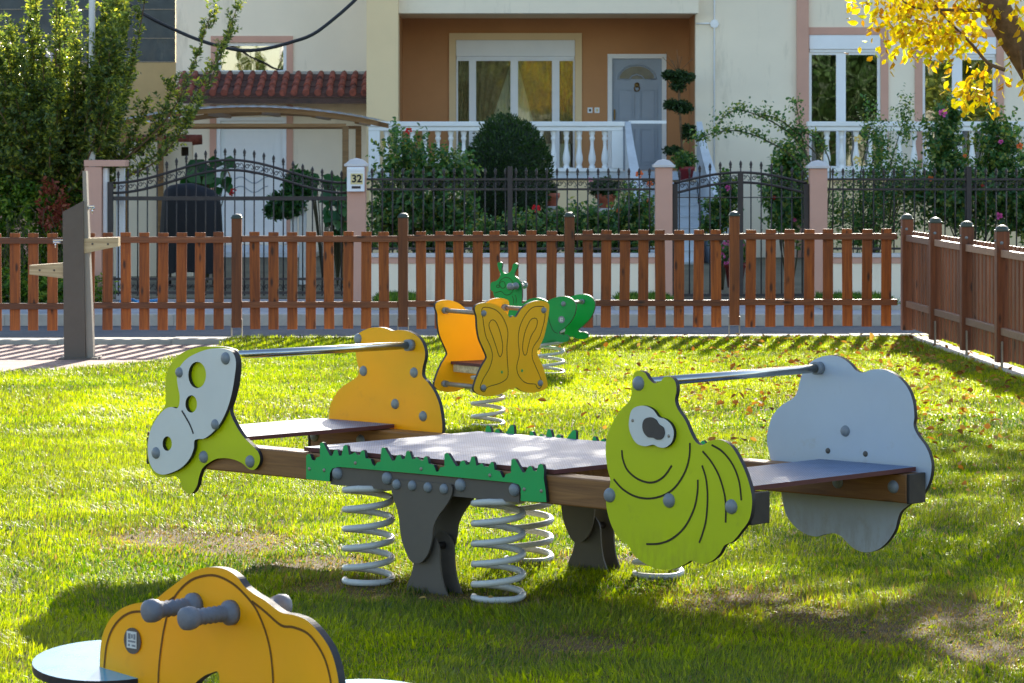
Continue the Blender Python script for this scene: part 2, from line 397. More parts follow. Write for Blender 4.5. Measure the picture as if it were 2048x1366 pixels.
# ---------------------------------------------------------------- four-seat spring seesaw
zA = zoom(260, 640, .3223); zB = zoom(580, 840, .33203); zC = zoom(1180, 680, .36604)
U = Vector((.727, -.687)); V = Vector((.687, .727)); O2 = Vector((.0088, 12.41))
def vplane(v): return Pl(O2 + V * v, U)
def loc3(u, v, z): p = O2 + U * u + V * v; return Vector((p.x, p.y, z))
UM = Matrix(((U.x, V.x, 0, 0), (U.y, V.y, 0, 0), (0, 0, 1, 0), (0, 0, 0, 1)))
def uvbox(mb, u0, u1, v0, v1, z0, z1, mi=0, bev=0.0):
    c = loc3((u0 + u1) / 2, (v0 + v1) / 2, (z0 + z1) / 2)
    mb.obox(Matrix.Translation(c) @ UM, abs(u1 - u0), abs(v1 - v0), abs(z1 - z0), mi, bev)
ss = thing('spring_seesaw', loc3(0, 0, 0), 'large four seat spring seesaw with cloud, lime and orange panels round a grey deck', 'seesaw')
def local_obj(o, ang): return o
PF = vplane(-.515); PB = vplane(.50)
# deck board with anti-slip grid
def gridmat():
    m, nt, b = newmat('antislip_board'); tc = nd(nt, 'ShaderNodeTexCoord'); mp = nd(nt, 'ShaderNodeMapping')
    mp.inputs['Rotation'].default_value = (0, 0, math.radians(43.4)); nt.links.new(tc.outputs['Object'], mp.inputs[0])
    v = nd(nt, 'ShaderNodeTexBrick', Scale=1.0); v.offset = 0; v.inputs['Mortar Size'].default_value = 0.0032; v.inputs['Brick Width'].default_value = 0.013; v.inputs['Row Height'].default_value = 0.013
    v.inputs['Color1'].default_value = lin(120, 144, 180); v.inputs['Color2'].default_value = lin(130, 154, 190); v.inputs['Mortar'].default_value = lin(88, 100, 126)
    nt.links.new(mp.outputs[0], v.inputs['Vector'])
    n = nd(nt, 'ShaderNodeTexNoise', Scale=9.0, Detail=7.0); nt.links.new(tc.outputs['Object'], n.inputs['Vector'])
    mx = nd(nt, 'ShaderNodeMix', data_type='RGBA', blend_type='MULTIPLY'); mx.inputs[0].default_value = 0.6
    nt.links.new(v.outputs[0], mx.inputs[6]); nt.links.new(ramp(nt, n.outputs['Fac'], [(0.35, (.75, .74, .72, 1)), (0.6, (1, 1, 1, 1))]), mx.inputs[7])
    nt.links.new(mx.outputs[2], b.inputs['Base Color']); b.inputs['Roughness'].default_value = 0.5; b.inputs['Specular IOR Level'].default_value = 0.4
    bp = nd(nt, 'ShaderNodeBump', Strength=0.4, Distance=0.001); bp.invert = True; nt.links.new(v.outputs['Fac'], bp.inputs['Height']); nt.links.new(bp.outputs[0], b.inputs['Normal'])
    return m
M['deck'] = gridmat()
def board(name, u0, u1, v0, v1, z, cut=0.0):
    mb = MB()
    c = cut
    out = [(u0 + c, v0), (u1 - c, v0), (u1, v0 + c), (u1, v1 - c), (u1 - c, v1), (u0 + c, v1), (u0, v1 - c), (u0, v0 + c)] if c else [(u0, v0), (u1, v0), (u1, v1), (u0, v1)]
    top = [loc3(u, v, z) for u, v in out]; bot = [loc3(u, v, z - .016) for u, v in out]
    mb.face(top, 0); mb.face(bot[::-1], 1)
    for i in range(len(out)):
        j = (i + 1) % len(out); mb.face((bot[i], bot[j], top[j], top[i]), 1)
    return mb.build(name, [M['deck'], M['redcore']], ss)
board('deck', -.655, .655, -.485, .485, .497, 0.0)
seatR = board('seat', 1.10, 1.535, -.47, .48, .498); seatL = board('seat', -1.60, -1.14, -.47, .48, .498)
def arr(o, u, v, z): o.location = loc3(u, v, z) - wloc(ss); o.rotation_euler = (0, 0, math.atan2(U.y, U.x)); return o
bmb = MB(); bmb.box(-1.56, 1.56, -.048, .048, -.052, .052, 0, .006)
beam_me = meshonly('beam', bmb, M['beam'])
ecb = MB(); ecb.box(0, .012, -.05, .05, -.054, .054, 0, .003); ec_me = meshonly('end_cap', ecb, M['endcap'])
for v in (-.45, .44):
    b = arr(link('beam', beam_me, ss), 0, v, .426)
    for s in (1, -1):
        e = link('end_cap', ec_me, b); e.location = (1.56 * s, 0, 0); e.rotation_euler = (0, 0, 0 if s > 0 else PI)
cmb = MB()
for u in (-.5, .5): uvbox(cmb, u - .04, u + .04, -.40, .39, .40, .478, 0, .004)
cmb.build('cross_beam', M['beam'], ss)
def slab_panel(name, pl, outer, thick, mats, holes=(), lines=(), lw=.008, off=0.0):
    mb = MB(); slab(mb, pl, outer, thick, off, holes)
    for ln in lines: ribbon(mb, pl, ln, lw, off + .0012, 2)
    return mb.build(name, mats, ss)
# butterfly end (near, left)
o_b = PF.many(crom(zA([(600, 170), (645, 196), (670, 260), (662, 380), (640, 480), (620, 560), (650, 640), (700, 720), (770, 790), (800, 830), (805, 880), (778, 924), (740, 926), (690, 885), (620, 860), (545, 860), (490, 885), (450, 920), (430, 970), (415, 1030), (385, 1075), (350, 1070), (320, 1030), (305, 985), (270, 968), (200, 978), (150, 955), (118, 890), (105, 800), (115, 720), (150, 620), (210, 545), (222, 490), (218, 400), (235, 310), (275, 245), (340, 195), (430, 168), (510, 164)])))
bp_ = slab_panel('butterfly_panel', PF, o_b, .019, [M['lime'], M['core']])
PW = PF.shift(.021)
o_w = PW.many(crom(zA([(580, 178), (635, 200), (657, 260), (648, 360), (628, 470), (600, 560), (560, 640), (510, 700), (460, 735), (425, 738), (400, 750), (395, 800), (370, 860), (320, 915), (250, 950), (190, 958), (145, 930), (118, 870), (110, 780), (125, 690), (165, 610), (215, 555), (255, 540), (290, 548), (305, 525), (308, 470), (297, 410), (292, 350), (310, 290), (360, 235), (440, 195), (510, 178)])))
mb = MB()
slab(mb, PW, o_w, .016, 0, [PW.many(zA(ell(*e))) for e in ((417, 341, 55, 82), (380, 521, 36, 54), (231, 767, 29, 45))])
ribbon(mb, PW, PW.many(crom(zA([(322, 562), (348, 605), (375, 655), (394, 706)]), closed=False)), .0075, .0012, 2)
wing = mb.build('wing_plate', [M['white'], M['core'], M['core']], bp_)
for x, y, r in ((594, 238, .025), (306, 325, .021), (528, 648, .021), (162, 825, .024)): bolt(PW, *zA([(x, y)])[0], 0, r, bp_)
for x, y in ((458, 850), (746, 878)): bolt(PF, *zA([(x, y)])[0], 0, .025, bp_)
# orange end (far, left)
lo = [(-.90, .385), (-1.58, .385)]
o_o = PB.many(crom(zA([(1235, 620), (1240, 540), (1265, 480), (1310, 420), (1370, 380), (1412, 348), (1418, 300), (1405, 240), (1397, 165), (1402, 110), (1430, 75), (1490, 50), (1545, 45), (1590, 53), (1625, 66), (1680, 62), (1740, 75), (1795, 112), (1825, 170), (1830, 230), (1815, 300), (1815, 350), (1850, 390), (1890, 450), (1920, 530), (1935, 620), (1938, 680)]), closed=False)) + lo
op = slab_panel('rounded_panel', PB, o_o, .019, [M['yellow'], M['core']]); tag(op, 'orange rounded end panel', None)
for x, y in ((1415, 116), (1449, 316), (1763, 326), (1646, 521), (1819, 597)): bolt(PB, *zA([(x, y)])[0], 0, .022, op)
# caterpillar end (near, right)
o_c = PF.many(crom(zC([(262, 168), (298, 178), (322, 213), (350, 236), (385, 226), (405, 203), (440, 202), (466, 230), (472, 280), (464, 330), (480, 380), (520, 440), (550, 510), (580, 560), (615, 573), (660, 550), (720, 548), (775, 585), (820, 660), (855, 740), (880, 830), (885, 900), (870, 980), (830, 1040), (780, 1100), (735, 1122), (705, 1172), (655, 1213), (600, 1221), (555, 1205), (520, 1225), (460, 1250), (390, 1254), (310, 1228), (245, 1180), (208, 1122), (160, 1085), (120, 1020), (95, 940), (88, 870), (106, 810), (110, 760), (95, 700), (85, 600), (95, 520), (130, 440), (170, 380), (213, 335), (228, 280), (230, 220), (242, 182)])))
ln_c = [PF.many(crom(zC(l), closed=False)) for l in (
 [(175, 602), (180, 650), (205, 710), (255, 755), (315, 778), (365, 772), (410, 740), (448, 685)],
 [(130, 760), (180, 815), (250, 855), (330, 866), (410, 845), (470, 800), (520, 720), (543, 640), (547, 562)],
 [(308, 1115), (380, 1112), (450, 1085), (520, 1020), (570, 920), (588, 830), (590, 763)],
 [(613, 685), (635, 760), (643, 860), (635, 980), (615, 1060), (597, 1108)],
 [(615, 607), (660, 660), (705, 740), (735, 840), (743, 920), (742, 998)],
 [(665, 573), (725, 610), (780, 680), (815, 770), (828, 876)])]
cp = slab_panel('caterpillar_panel', PF, o_c, .019, [M['lime'], M['core'], M['groove']], lines=ln_c, lw=.0075)
PE = PF.shift(.016); mb = MB()
slab(mb, PE, PE.many(crom(zC([(222, 395), (250, 366), (300, 360), (345, 382), (375, 420), (410, 432), (445, 465), (458, 510), (445, 560), (410, 587), (375, 585), (345, 572), (300, 580), (255, 565), (225, 520), (212, 465)]))), .014)
mb.build('eye_plate', [M['white'], M['core']], cp)
PP = PF.shift(.020); mb = MB()
slab(mb, PP, PP.many(crom(zC([(285, 470), (295, 435), (325, 422), (355, 432), (375, 460), (400, 480), (405, 515), (390, 540), (365, 545), (345, 535), (315, 530), (293, 505)]))), .004)
mb.build('pupil', [M['pupil'], M['core']], cp)
for x, y in ((233, 440), (430, 525)): bolt(PE, *zC([(x, y)])[0], 0, .006, cp, mesh=SCREW, name='screw')
for x, y in ((266, 237), (108, 848), (433, 877), (773, 911)): bolt(PF, *zC([(x, y)])[0], 0, .026, cp)
# cloud end (far, right)
o_k = PB.many(crom(zC([(1205, 122), (1245, 98), (1310, 84), (1370, 95), (1420, 130), (1452, 165), (1490, 178), (1540, 162), (1600, 161), (1660, 185), (1712, 230), (1747, 285), (1766, 350), (1772, 420), (1768, 470), (1790, 520), (1830, 575), (1855, 630), (1866, 690), (1857, 760), (1832, 820), (1790, 870), (1737, 905), (1697, 940), (1680, 985), (1665, 1040), (1622, 1105), (1570, 1146), (1510, 1160), (1455, 1146), (1410, 1112), (1373, 1072), (1330, 1055), (1290, 1060), (1230, 1073), (1170, 1055), (1110, 1010), (1070, 950), (1053, 880), (1040, 810), (1010, 740), (985, 640), (967, 550), (975, 480), (1000, 410), (1050, 355), (1100, 325), (1130, 290), (1145, 230), (1168, 168)])))
kp = slab_panel('cloud_panel', PB, o_k, .019, [M['cloudwhite'], M['core']])
bolt(PB, *zC([(1395, 497)])[0], 0, .021, kp)
for x, y in ((1300, 605), (1505, 622)): bolt(PB, *zC([(x, y)])[0], 0, .011, kp, mesh=DSCREW, name='screw')
# handle bars
for (x, y, v0, q) in ((452, 711, -.515, (823, 690)), (1277, 766, -.515, (1640, 736))):
    t, z = PF.tz(x, y); t2, z2 = PB.tz(*q)
    bar_between(PF.w(t, z, -.019), PB.w(t2, z2, 0), .0165, ss)
# grass trims
trim = zB([(97, 355), (97, 215), (108, 204), (120, 207), (133, 240), (150, 245), (160, 225), (180, 220), (180, 143), (190, 133), (200, 137), (240, 215), (255, 215), (265, 185), (275, 178), (285, 182), (295, 215), (310, 215), (322, 157), (333, 150), (345, 157), (355, 210), (375, 205), (390, 193), (405, 210), (420, 212), (430, 185), (440, 181), (448, 188), (455, 230), (485, 235), (495, 265), (510, 278), (525, 255), (545, 250), (550, 172), (559, 164), (570, 167), (615, 245), (630, 245), (645, 213), (655, 209), (665, 213), (675, 235), (690, 235), (700, 192), (710, 184), (720, 190), (735, 235), (750, 235), (762, 222), (780, 240), (800, 245), (810, 222), (818, 218), (826, 224), (835, 262), (865, 270), (880, 310), (892, 312), (905, 285), (930, 280), (930, 207), (940, 198), (952, 202), (1000, 278), (1020, 278), (1028, 250), (1040, 243), (1050, 247), (1060, 270), (1080, 268), (1092, 224), (1102, 218), (1112, 224), (1122, 275), (1140, 270), (1155, 260), (1170, 280), (1195, 282), (1210, 255), (1218, 252), (1226, 260), (1232, 300), (1262, 308), (1280, 345), (1290, 348), (1300, 325), (1330, 318), (1333, 242), (1343, 232), (1356, 237), (1400, 315), (1415, 318), (1435, 282), (1446, 276), (1457, 284), (1465, 305), (1485, 308), (1497, 270), (1510, 264), (1522, 270), (1530, 300), (1528, 350), (1540, 430), (1545, 495), (1390, 488), (1390, 410), (1378, 388), (1340, 377), (900, 335), (500, 300), (290, 282), (255, 292), (240, 320), (238, 370)])
PT = vplane(-.518); tz_trim = PT.many(trim)
mb = MB(); slab(mb, PT, tz_trim, .014); gt = mb.build('grass_trim', [M['green'], M['core']], ss)
for x, y in ((117, 294), (206, 302), (394, 259), (790, 295), (1204, 333), (1411, 417), (1514, 428)): bolt(PT, *zB([(x, y)])[0], 0, .0075, gt, mesh=SCREW, name='screw')
PT2 = vplane(.50)
mb = MB(); slab(mb, PT2, [(-t, z + .004) for t, z in tz_trim][::-1], .014); mb.build('grass_trim', [M['green'], M['core']], ss)
# steel brackets, pivot plates, springs
brk = vplane(-.503).many(zB([(247, 280), (1383, 383), (1385, 497), (247, 388)]))
plate = vplane(-.511).many(crom(zB([(620, 362), (640, 358), (950, 384), (978, 395), (985, 415), (978, 455), (950, 510), (905, 570), (872, 640), (862, 720), (840, 800), (805, 850), (772, 862), (738, 852), (708, 800), (685, 740), (672, 680), (665, 600), (650, 530), (630, 470), (618, 415)]), 4))
lower = [(-.11, -.03), (-.105, .02), (-.08, .07), (-.066, .13), (-.052, .185), (-.015, .215), (.03, .212), (.06, .175), (.066, .11), (.08, .045), (.12, -.03)]
lower = crom(lower, 4, False)
for v, s in ((-.45, 1), (.44, -1)):
    for dv in ((-.053, .053) if s > 0 else (.053, -.053)):
        pl = vplane(v + dv - (.008 if s > 0 else -.008) * 0)
        mb = MB(); slab(mb, pl, [(t if s > 0 else t, z) for t, z in brk], .006, .003, (), 0, 0)
        br = mb.build('mounting_bracket', M['darksteel'], ss)
        mb = MB(); slab(mb, vplane(v + dv * 1.22), plate, .007, .003, (), 0, 0); pp = mb.build('pivot_plate', M['darksteel'], ss)
        mb = MB(); slab(mb, vplane(v + dv * .72), [(t + .02, z) for t, z in lower], .007, .003, (), 0, 0); mb.build('base_plate', M['darksteel'], ss)
        if s > 0 and dv < 0:
            q = vplane(-.516)
            for x, y in ((276, 322), (576, 352), (1017, 392), (1343, 420)): bolt(q, *zB([(x, y)])[0], -.008, .025, br)
            for x, y in ((646, 388), (740, 395), (834, 406), (931, 415)): bolt(q, *zB([(x, y)])[0], .004, .0195, pp)
    mb = MB(); mb.tube([loc3(.03, v - .055, .17), loc3(.03, v + .055, .17)], .014, 12); mb.build('pivot_axle', M['endcap'], ss)
    for u in (-.335, .345):
        mb = MB(); spring(mb, loc3(u, v, 0), .01, .365, .090, .0125, 5.6, ph=PI * .95)
        sp = mb.build('spring', M['coil'], ss)
        mb = MB(); uvbox(mb, u - .07, u + .07, v - .045, v + .045, .352, .374); mb.build('spring_clamp', M['darksteel'], sp)
for (u, v, z) in ((1.25, .392, .43), (1.50, .392, .43), (-1.53, .392, .43), (-1.25, .392, .43)):
    bolt_at(loc3(u, v, z), (-V.x, -V.y, 0), .024, ss)

# ---------------------------------------------------------------- yellow butterfly rider
zE = zoom(820, 500, .27815)
bc = Vector((-.143, 19.4)); ba = Vector((.82, .57)).normalized(); bn = Vector((ba.y, -ba.x))
br_ = thing('butterfly_spring_rider', (bc.x, bc.y, 0), 'yellow butterfly shaped spring rider with two wing panels joined by bars', 'spring rider', 'spring riders on the lawn')
P1 = Pl(bc + bn * .215, ba); P2 = Pl(bc - bn * .205, ba)
bo = P1.many(crom(zE([(475, 398), (520, 380), (580, 382), (640, 405), (690, 450), (718, 485), (740, 472), (762, 482), (800, 425), (850, 385), (910, 365), (965, 368), (998, 388), (1000, 440), (985, 530), (965, 620), (930, 700), (914, 735), (930, 780), (960, 850), (980, 920), (990, 975), (968, 1002), (910, 1022), (850, 1025), (800, 1010), (762, 988), (740, 1003), (715, 998), (680, 1022), (620, 1045), (560, 1052), (500, 1040), (464, 1015), (460, 985), (480, 920), (510, 850), (545, 790), (552, 765), (530, 710), (500, 640), (485, 560), (480, 480), (467, 430)])))
wl = [[(515, 440), (530, 412), (590, 420), (640, 450), (680, 510), (703, 590), (696, 700), (700, 800), (705, 890), (690, 930), (640, 960), (560, 985), (535, 1018), (512, 1010), (505, 980), (530, 920), (570, 850), (592, 770), (580, 700), (545, 620), (530, 540), (525, 500)],
 [(965, 415), (945, 405), (890, 410), (850, 440), (810, 500), (785, 570), (778, 650), (785, 750), (768, 830), (775, 890), (810, 940), (850, 960), (900, 965), (915, 990), (935, 993), (950, 960), (930, 900), (900, 830), (878, 770), (885, 700), (930, 630), (955, 550), (970, 480)],
 [(568, 550), (578, 512), (600, 503), (625, 530), (650, 600), (665, 680), (662, 740), (648, 767), (635, 750), (620, 700), (600, 640)],
 [(900, 490), (915, 512), (905, 560), (870, 620), (850, 690), (838, 745), (822, 755), (810, 720), (812, 660), (830, 580), (865, 505)]]
mb = MB(); slab(mb, P1, bo, .02)
for l in wl: ribbon(mb, P1, P1.many(crom(zE(l))), .0042, .0012, 2, True)
fp = mb.build('wing_panel', [M['glow_yellow'], M['core'], M['groove']], br_)
for x, y in ((530, 455), (962, 433), (528, 990), (937, 957)): bolt(P1, *zE([(x, y)])[0], 0, .019, fp)
mb = MB()
for x, y in ((660, 878), (805, 868)):
    t, z = P1.tz(*zE([(x, y)])[0]); slab(mb, P1, ell(t, z, .006, .009, 10), .004, .0025)
mb.build('plug', [M['green'], M['green']], fp)
mb = MB(); slab(mb, P2, bo, .02); mb.build('wing_panel', [M['glow_yellow'], M['core']], br_)
for x, y in ((530, 455), (962, 433), (528, 990), (937, 957)):
    t, z = P1.tz(*zE([(x, y)])[0]); bar_between(P2.w(t, z, 0), P1.w(t, z, -.02), .0135, br_, 'connecting_bar', mat='zinc')
t0, z0 = P1.tz(*zE([(735, 800)])[0])
def abox(mb, c, a, n, t0, t1, n0, n1, z0, z1, mi=0, bev=0):
    Mx = Matrix(((a.x, n.x, 0, c.x + a.x * (t0 + t1) / 2 + n.x * (n0 + n1) / 2), (a.y, n.y, 0, c.y + a.y * (t0 + t1) / 2 + n.y * (n0 + n1) / 2), (0, 0, 1, (z0 + z1) / 2), (0, 0, 0, 1)))
    mb.obox(Mx, abs(t1 - t0), abs(n1 - n0), abs(z1 - z0), mi, bev)
mb = MB(); abox(mb, bc, ba, bn, t0 - .16, t0 + .16, -.2, .19, .362, .378); mb.build('seat', M['redcore'], br_)
mb = MB()
for a, b in ((-.15, -.03), (-.02, .13)): abox(mb, bc, ba, bn, t0 + a, t0 + b, -.19, .15, .315, .36, 0, .004)
mb.build('seat_block', M['pale'], br_)
mb = MB(); spring(mb, (bc.x, bc.y, 0), .005, .32, .094, .0115, 4.7, PI * 1.1); mb.build('spring', M['coil'], br_)

# ---------------------------------------------------------------- green caterpillar rider
gc = Vector((.16, 24.0)); ga = Vector((.93, -.37)).normalized(); gn = Vector((ga.y, -ga.x))
gr_ = thing('caterpillar_spring_rider', (gc.x, gc.y, 0), 'bright green spring rider with antennae head and hopper legs in front of the picket fence', 'spring rider', 'spring riders on the lawn')
Q0 = Pl(gc, ga); Q1 = Pl(gc + gn * .2, ga); Q2 = Pl(gc - gn * .2, ga)
hd = Q0.many(crom(zE([(628, 98), (645, 86), (662, 94), (662, 118), (660, 140), (678, 165), (708, 165), (730, 142), (738, 106), (755, 94), (774, 103), (772, 128), (760, 150), (752, 182), (780, 208), (803, 255), (806, 330), (806, 385), (860, 352), (930, 345), (1000, 380), (1060, 460), (1100, 560), (1090, 640), (1000, 690), (880, 690), (760, 640), (690, 560), (662, 470), (650, 395), (606, 335), (596, 302), (580, 285), (578, 250), (590, 230), (622, 220), (645, 192), (650, 170), (636, 138)])))
mb = MB(); slab(mb, Q0, hd, .022)
for l, cl in (([(640, 240), (660, 210), (695, 196), (730, 215), (745, 250), (738, 295), (715, 320), (685, 322), (660, 300), (640, 300), (610, 310)], False), ([(645, 250), (655, 230), (675, 228), (685, 248), (680, 270), (660, 274)], True), ([(622, 258), (632, 250), (642, 258), (640, 270), (626, 268)], True), ([(735, 330), (745, 360), (745, 390)], False), ([(755, 322), (765, 350), (762, 385)], False)):
    ribbon(mb, Q0, Q0.many(crom(zE(l), closed=cl)), .0045, .0012, 2, cl)
hp = mb.build('body_panel', [M['glow_green'], M['core'], M['groove']], gr_)
leg_o = Q1.many(crom(zE([(975, 385), (1010, 355), (1060, 338), (1110, 333), (1155, 345), (1185, 375), (1193, 415), (1180, 470), (1150, 520), (1105, 565), (1072, 590), (1085, 608), (1120, 610), (1142, 625), (1138, 650), (1110, 663), (1065, 660), (1030, 645), (990, 655), (940, 675), (905, 640), (905, 560), (925, 480), (945, 425)])))
mb = MB(); slab(mb, Q1, leg_o, .02)
ribbon(mb, Q1, Q1.many(crom(zE([(985, 440), (1005, 520), (1030, 580), (1062, 600)]), closed=False)), .0045, .0012, 2)
l1 = mb.build('leg_panel', [M['glow_green'], M['core'], M['groove']], gr_)
bolt(Q1, *zE([(1103, 387)])[0], 0, .019, l1)
mb = MB(); t, z = Q1.tz(*zE([(1090, 500)])[0])
slab(mb, Q1, ell(t, z, .026, .026, 18), .003, .004, (), 0, 0)
for k, (a, b, c, d) in enumerate(((-.012, -.002, -.014, .014), (.001, .011, .002, .014), (.001, .011, -.014, -.002))): slab(mb, Q1, [(t + a, z + c), (t + b, z + c), (t + b, z + d), (t + a, z + d)], .001, .0055, (), 1, 1)
mb.build('badge', [M['grey_plastic'], M['white']], l1)
mb = MB(); slab(mb, Q2, leg_o, .02); mb.build('leg_panel', [M['glow_green'], M['core']], gr_)
t, z = Q1.tz(*zE([(1103, 387)])[0]); bar_between(Q2.w(t, z, 0), Q1.w(t, z, -.02), .0135, gr_, 'connecting_bar', mat='zinc')
mb = MB(); t, z = Q0.tz(*zE([(768, 258)])[0])
pa, pb_ = Q0.w(t, z, .13), Q0.w(t, z, -.15)
mb.tube([pa, pb_], .015, 12)
for p in (pa, pb_, Q0.w(t, z, .025), Q0.w(t, z, -.045)): mb.lathe([(0, .028), (.014, .024), (.024, .014), (.028, 0), (.024, -.014), (.014, -.024), (0, -.028)], Matrix.Translation(p), 14)
mb.build('hand_peg', M['grey_plastic'], gr_)
tcen = Q0.tz(*zE([(960, 600)])[0])[0]
mb = MB(); abox(mb, gc, ga, gn, tcen - .12, tcen + .12, -.18, .18, .40, .42, 0, .004); mb.build('seat', M['redcore'], gr_)
mb = MB(); spring(mb, Q0.w(tcen + .06, 0), .005, .33, .094, .0115, 4.9, PI * 1.1); mb.build('spring', M['coil'], gr_)

# ---------------------------------------------------------------- pumpkin rider (near)
zD = zoom(0, 1100, .41992)
pc = Vector(((437 - CX) * 7.0 / F, 7.0)); pa_ = Vector((.727, -.687)); pn = Vector((pa_.y, -pa_.x))
pk = thing('pumpkin_spring_rider', (pc.x, pc.y, 0), 'orange pumpkin shaped spring rider with grey hand pegs and round seats, nearest to the camera', 'spring rider', 'spring riders on the lawn')
PQ = Pl(pc + pn * .01, pa_)
po = PQ.many(crom(zD([(474, 560), (478, 470), (490, 400), (520, 335), (570, 285), (630, 258), (695, 247), (738, 236), (790, 195), (850, 150), (900, 112), (960, 88), (1020, 82), (1080, 95), (1130, 130), (1165, 175), (1210, 210), (1260, 240), (1318, 285), (1350, 301), (1400, 310), (1460, 335), (1520, 395), (1570, 470), (1600, 560), (1614, 660), (1600, 780), (1545, 890), (1440, 960), (1300, 985), (1160, 965), (1040, 990), (920, 965), (780, 985), (640, 950), (540, 870), (490, 740), (474, 640)])))
hole = PQ.many(crom(zD([(925, 650), (965, 605), (1005, 586), (1038, 582), (1045, 640), (1040, 720), (1000, 770), (950, 740)])))
pl_l = [[(497, 560), (510, 450), (540, 370), (590, 315), (650, 293), (735, 300)], [(757, 760), (755, 640), (760, 540), (772, 440), (785, 365), (810, 270), (850, 200), (910, 145), (980, 122), (1040, 125), (1110, 160), (1170, 215), (1220, 280), (1260, 370), (1285, 460), (1298, 560), (1302, 680), (1285, 800)], [(1200, 243), (1260, 290), (1340, 358), (1400, 368), (1470, 400), (1530, 480), (1565, 570), (1580, 680), (1560, 780)], [(830, 225), (780, 262), (735, 300)]]
mb = MB(); slab(mb, PQ, po, .020, 0, [hole])
for l in pl_l: ribbon(mb, PQ, PQ.many(crom(zD(l), closed=False)), .0055, .0012, 2)
pp = mb.build('pumpkin_panel', [M['yellow'], M['core'], M['groove_y']], pk)
mb = MB(); t, z = PQ.tz(*zD([(636, 432)])[0])
slab(mb, PQ, ell(t, z, .0285, .029, 24), .002, .004, (), 0, 0)
slab(mb, PQ, [(t - .017, z - .016), (t + .016, z - .016), (t + .016, z + .021), (t - .017, z + .021)], .001, .0055, (), 1, 1)
for a, b, c, d in ((-.012, -.004, .004, .016), (-.001, .004, .006, .015), (.007, .013, .004, .016), (-.012, .013, -.003, .001), (-.012, -.006, -.012, -.007), (.001, .013, -.012, -.008)):
    slab(mb, PQ, [(t + a, z + c), (t + b, z + c), (t + b, z + d), (t + a, z + d)], .0006, .0063, (), 2, 2)
mb.build('badge', [M['darksteel'], M['white'], M['grey_plastic']], pp)
def peg(root_px, tip_px, side):
    t, z = PQ.tz(*zD([root_px])[0])
    mb = MB(); A = PQ.w(t, z, 0 if side > 0 else -.02); d = Vector((pn.x, pn.y, 0)) * side
    Mx = Matrix.Translation(A) @ Vector((0, 0, 1)).rotation_difference(d).to_matrix().to_4x4()
    prof = [(0, 0), (.027, 0), (.027, .012), (.018, .022)]
    for k in range(5): prof += [(.0135, .026 + k * .015), (.0185, .0335 + k * .015)]
    prof += [(.015, .102), (.023, .108), (.0255, .12), (.024, .134), (.015, .141), (0, .143)]
    mb.lathe(prof, Mx, 20); mb.build('hand_peg', M['grey_peg'], pk)
for r_, s in (((930, 262), 1), ((1105, 297), 1), ((930, 262), -1), ((1105, 297), -1)): peg(r_, None, s)
def oval_seat(cu, name, lab):
    mb = MB(); c = pc + pa_ * cu
    n = 44; top = []; bot = []; vv = Vector((.687, .727)); c = c + vv * .04
    for k in range(n):
        a = 2 * PI * k / n; p = c + pa_ * (.17 * math.cos(a)) + vv * (.17 * math.sin(a)); q = .488 + .12 * (p.y - c.y); top.append(Vector((p.x, p.y, q))); bot.append(Vector((p.x, p.y, q - .018)))
    mb.face(top, 0); mb.face(bot[::-1], 1)
    for k in range(n): mb.face((bot[k], bot[(k + 1) % n], top[(k + 1) % n], top[k]), 1)
    return mb.build(name, [M['seatpl'], M['core']], pk)
tl = PQ.tz(*zD([(474, 560)])[0])[0]; trr = PQ.tz(*zD([(1614, 660)])[0])[0]
oval_seat(-.418, 'seat', None); oval_seat(.40, 'seat', None)
mb = MB(); abox(mb, pc, pa_, pn, -.25, .25, -.03, .01, .40, .465, 0, .004); mb.build('cross_beam', M['endcap'], pk)
mb = MB(); spring(mb, (pc.x, pc.y, 0), .005, .40, .1, .0115, 5.2, 0); mb.build('spring', M['coil'], pk)
# ================================================================== FENCES, FOUNTAIN, GROUND
FY = 28.9; FK = FY / F
def fslope(x): return 0.005 * x
# ---- long picket fence
pf = thing('picket_fence', (-.969, FY, 0), 'long brown picket fence running straight across the back of the lawn', 'fence', 'picket fences')
mb = MB(); mb.box(-.0455, .0455, -.009, .009, 0, .867, 0, .003); picket_me = meshonly('picket', mb, M['picket'])
mb = MB(); mb.box(-.044, .044, -.044, .044, 0, .968, 0, .004); post_me = meshonly('post', mb, M['post'])
mb = MB(); mb.box(-.049, .049, -.049, .049, 0, .014, 0, .004); mb.lathe([(.062, .013), (.056, .028), (.035, .040), (0, .045)], Matrix.Identity(4), 4, 0, True, PI / 4); cap_me = meshonly('post_cap', mb, M['cap'])
mb = MB()
for s in (-1, 1): mb.box(s * .046 - .004, s * .046 + .004, -.03, .03, -.02, .16)
mb.box(-.05, .05, -.03, .03, -.02, -.012); brk_me = meshonly('post_bracket', mb, M['zinc'])
posts = [-6.89, -5.41, -3.93, -2.449, -.969, .511, 1.978]
CORN = 3.47
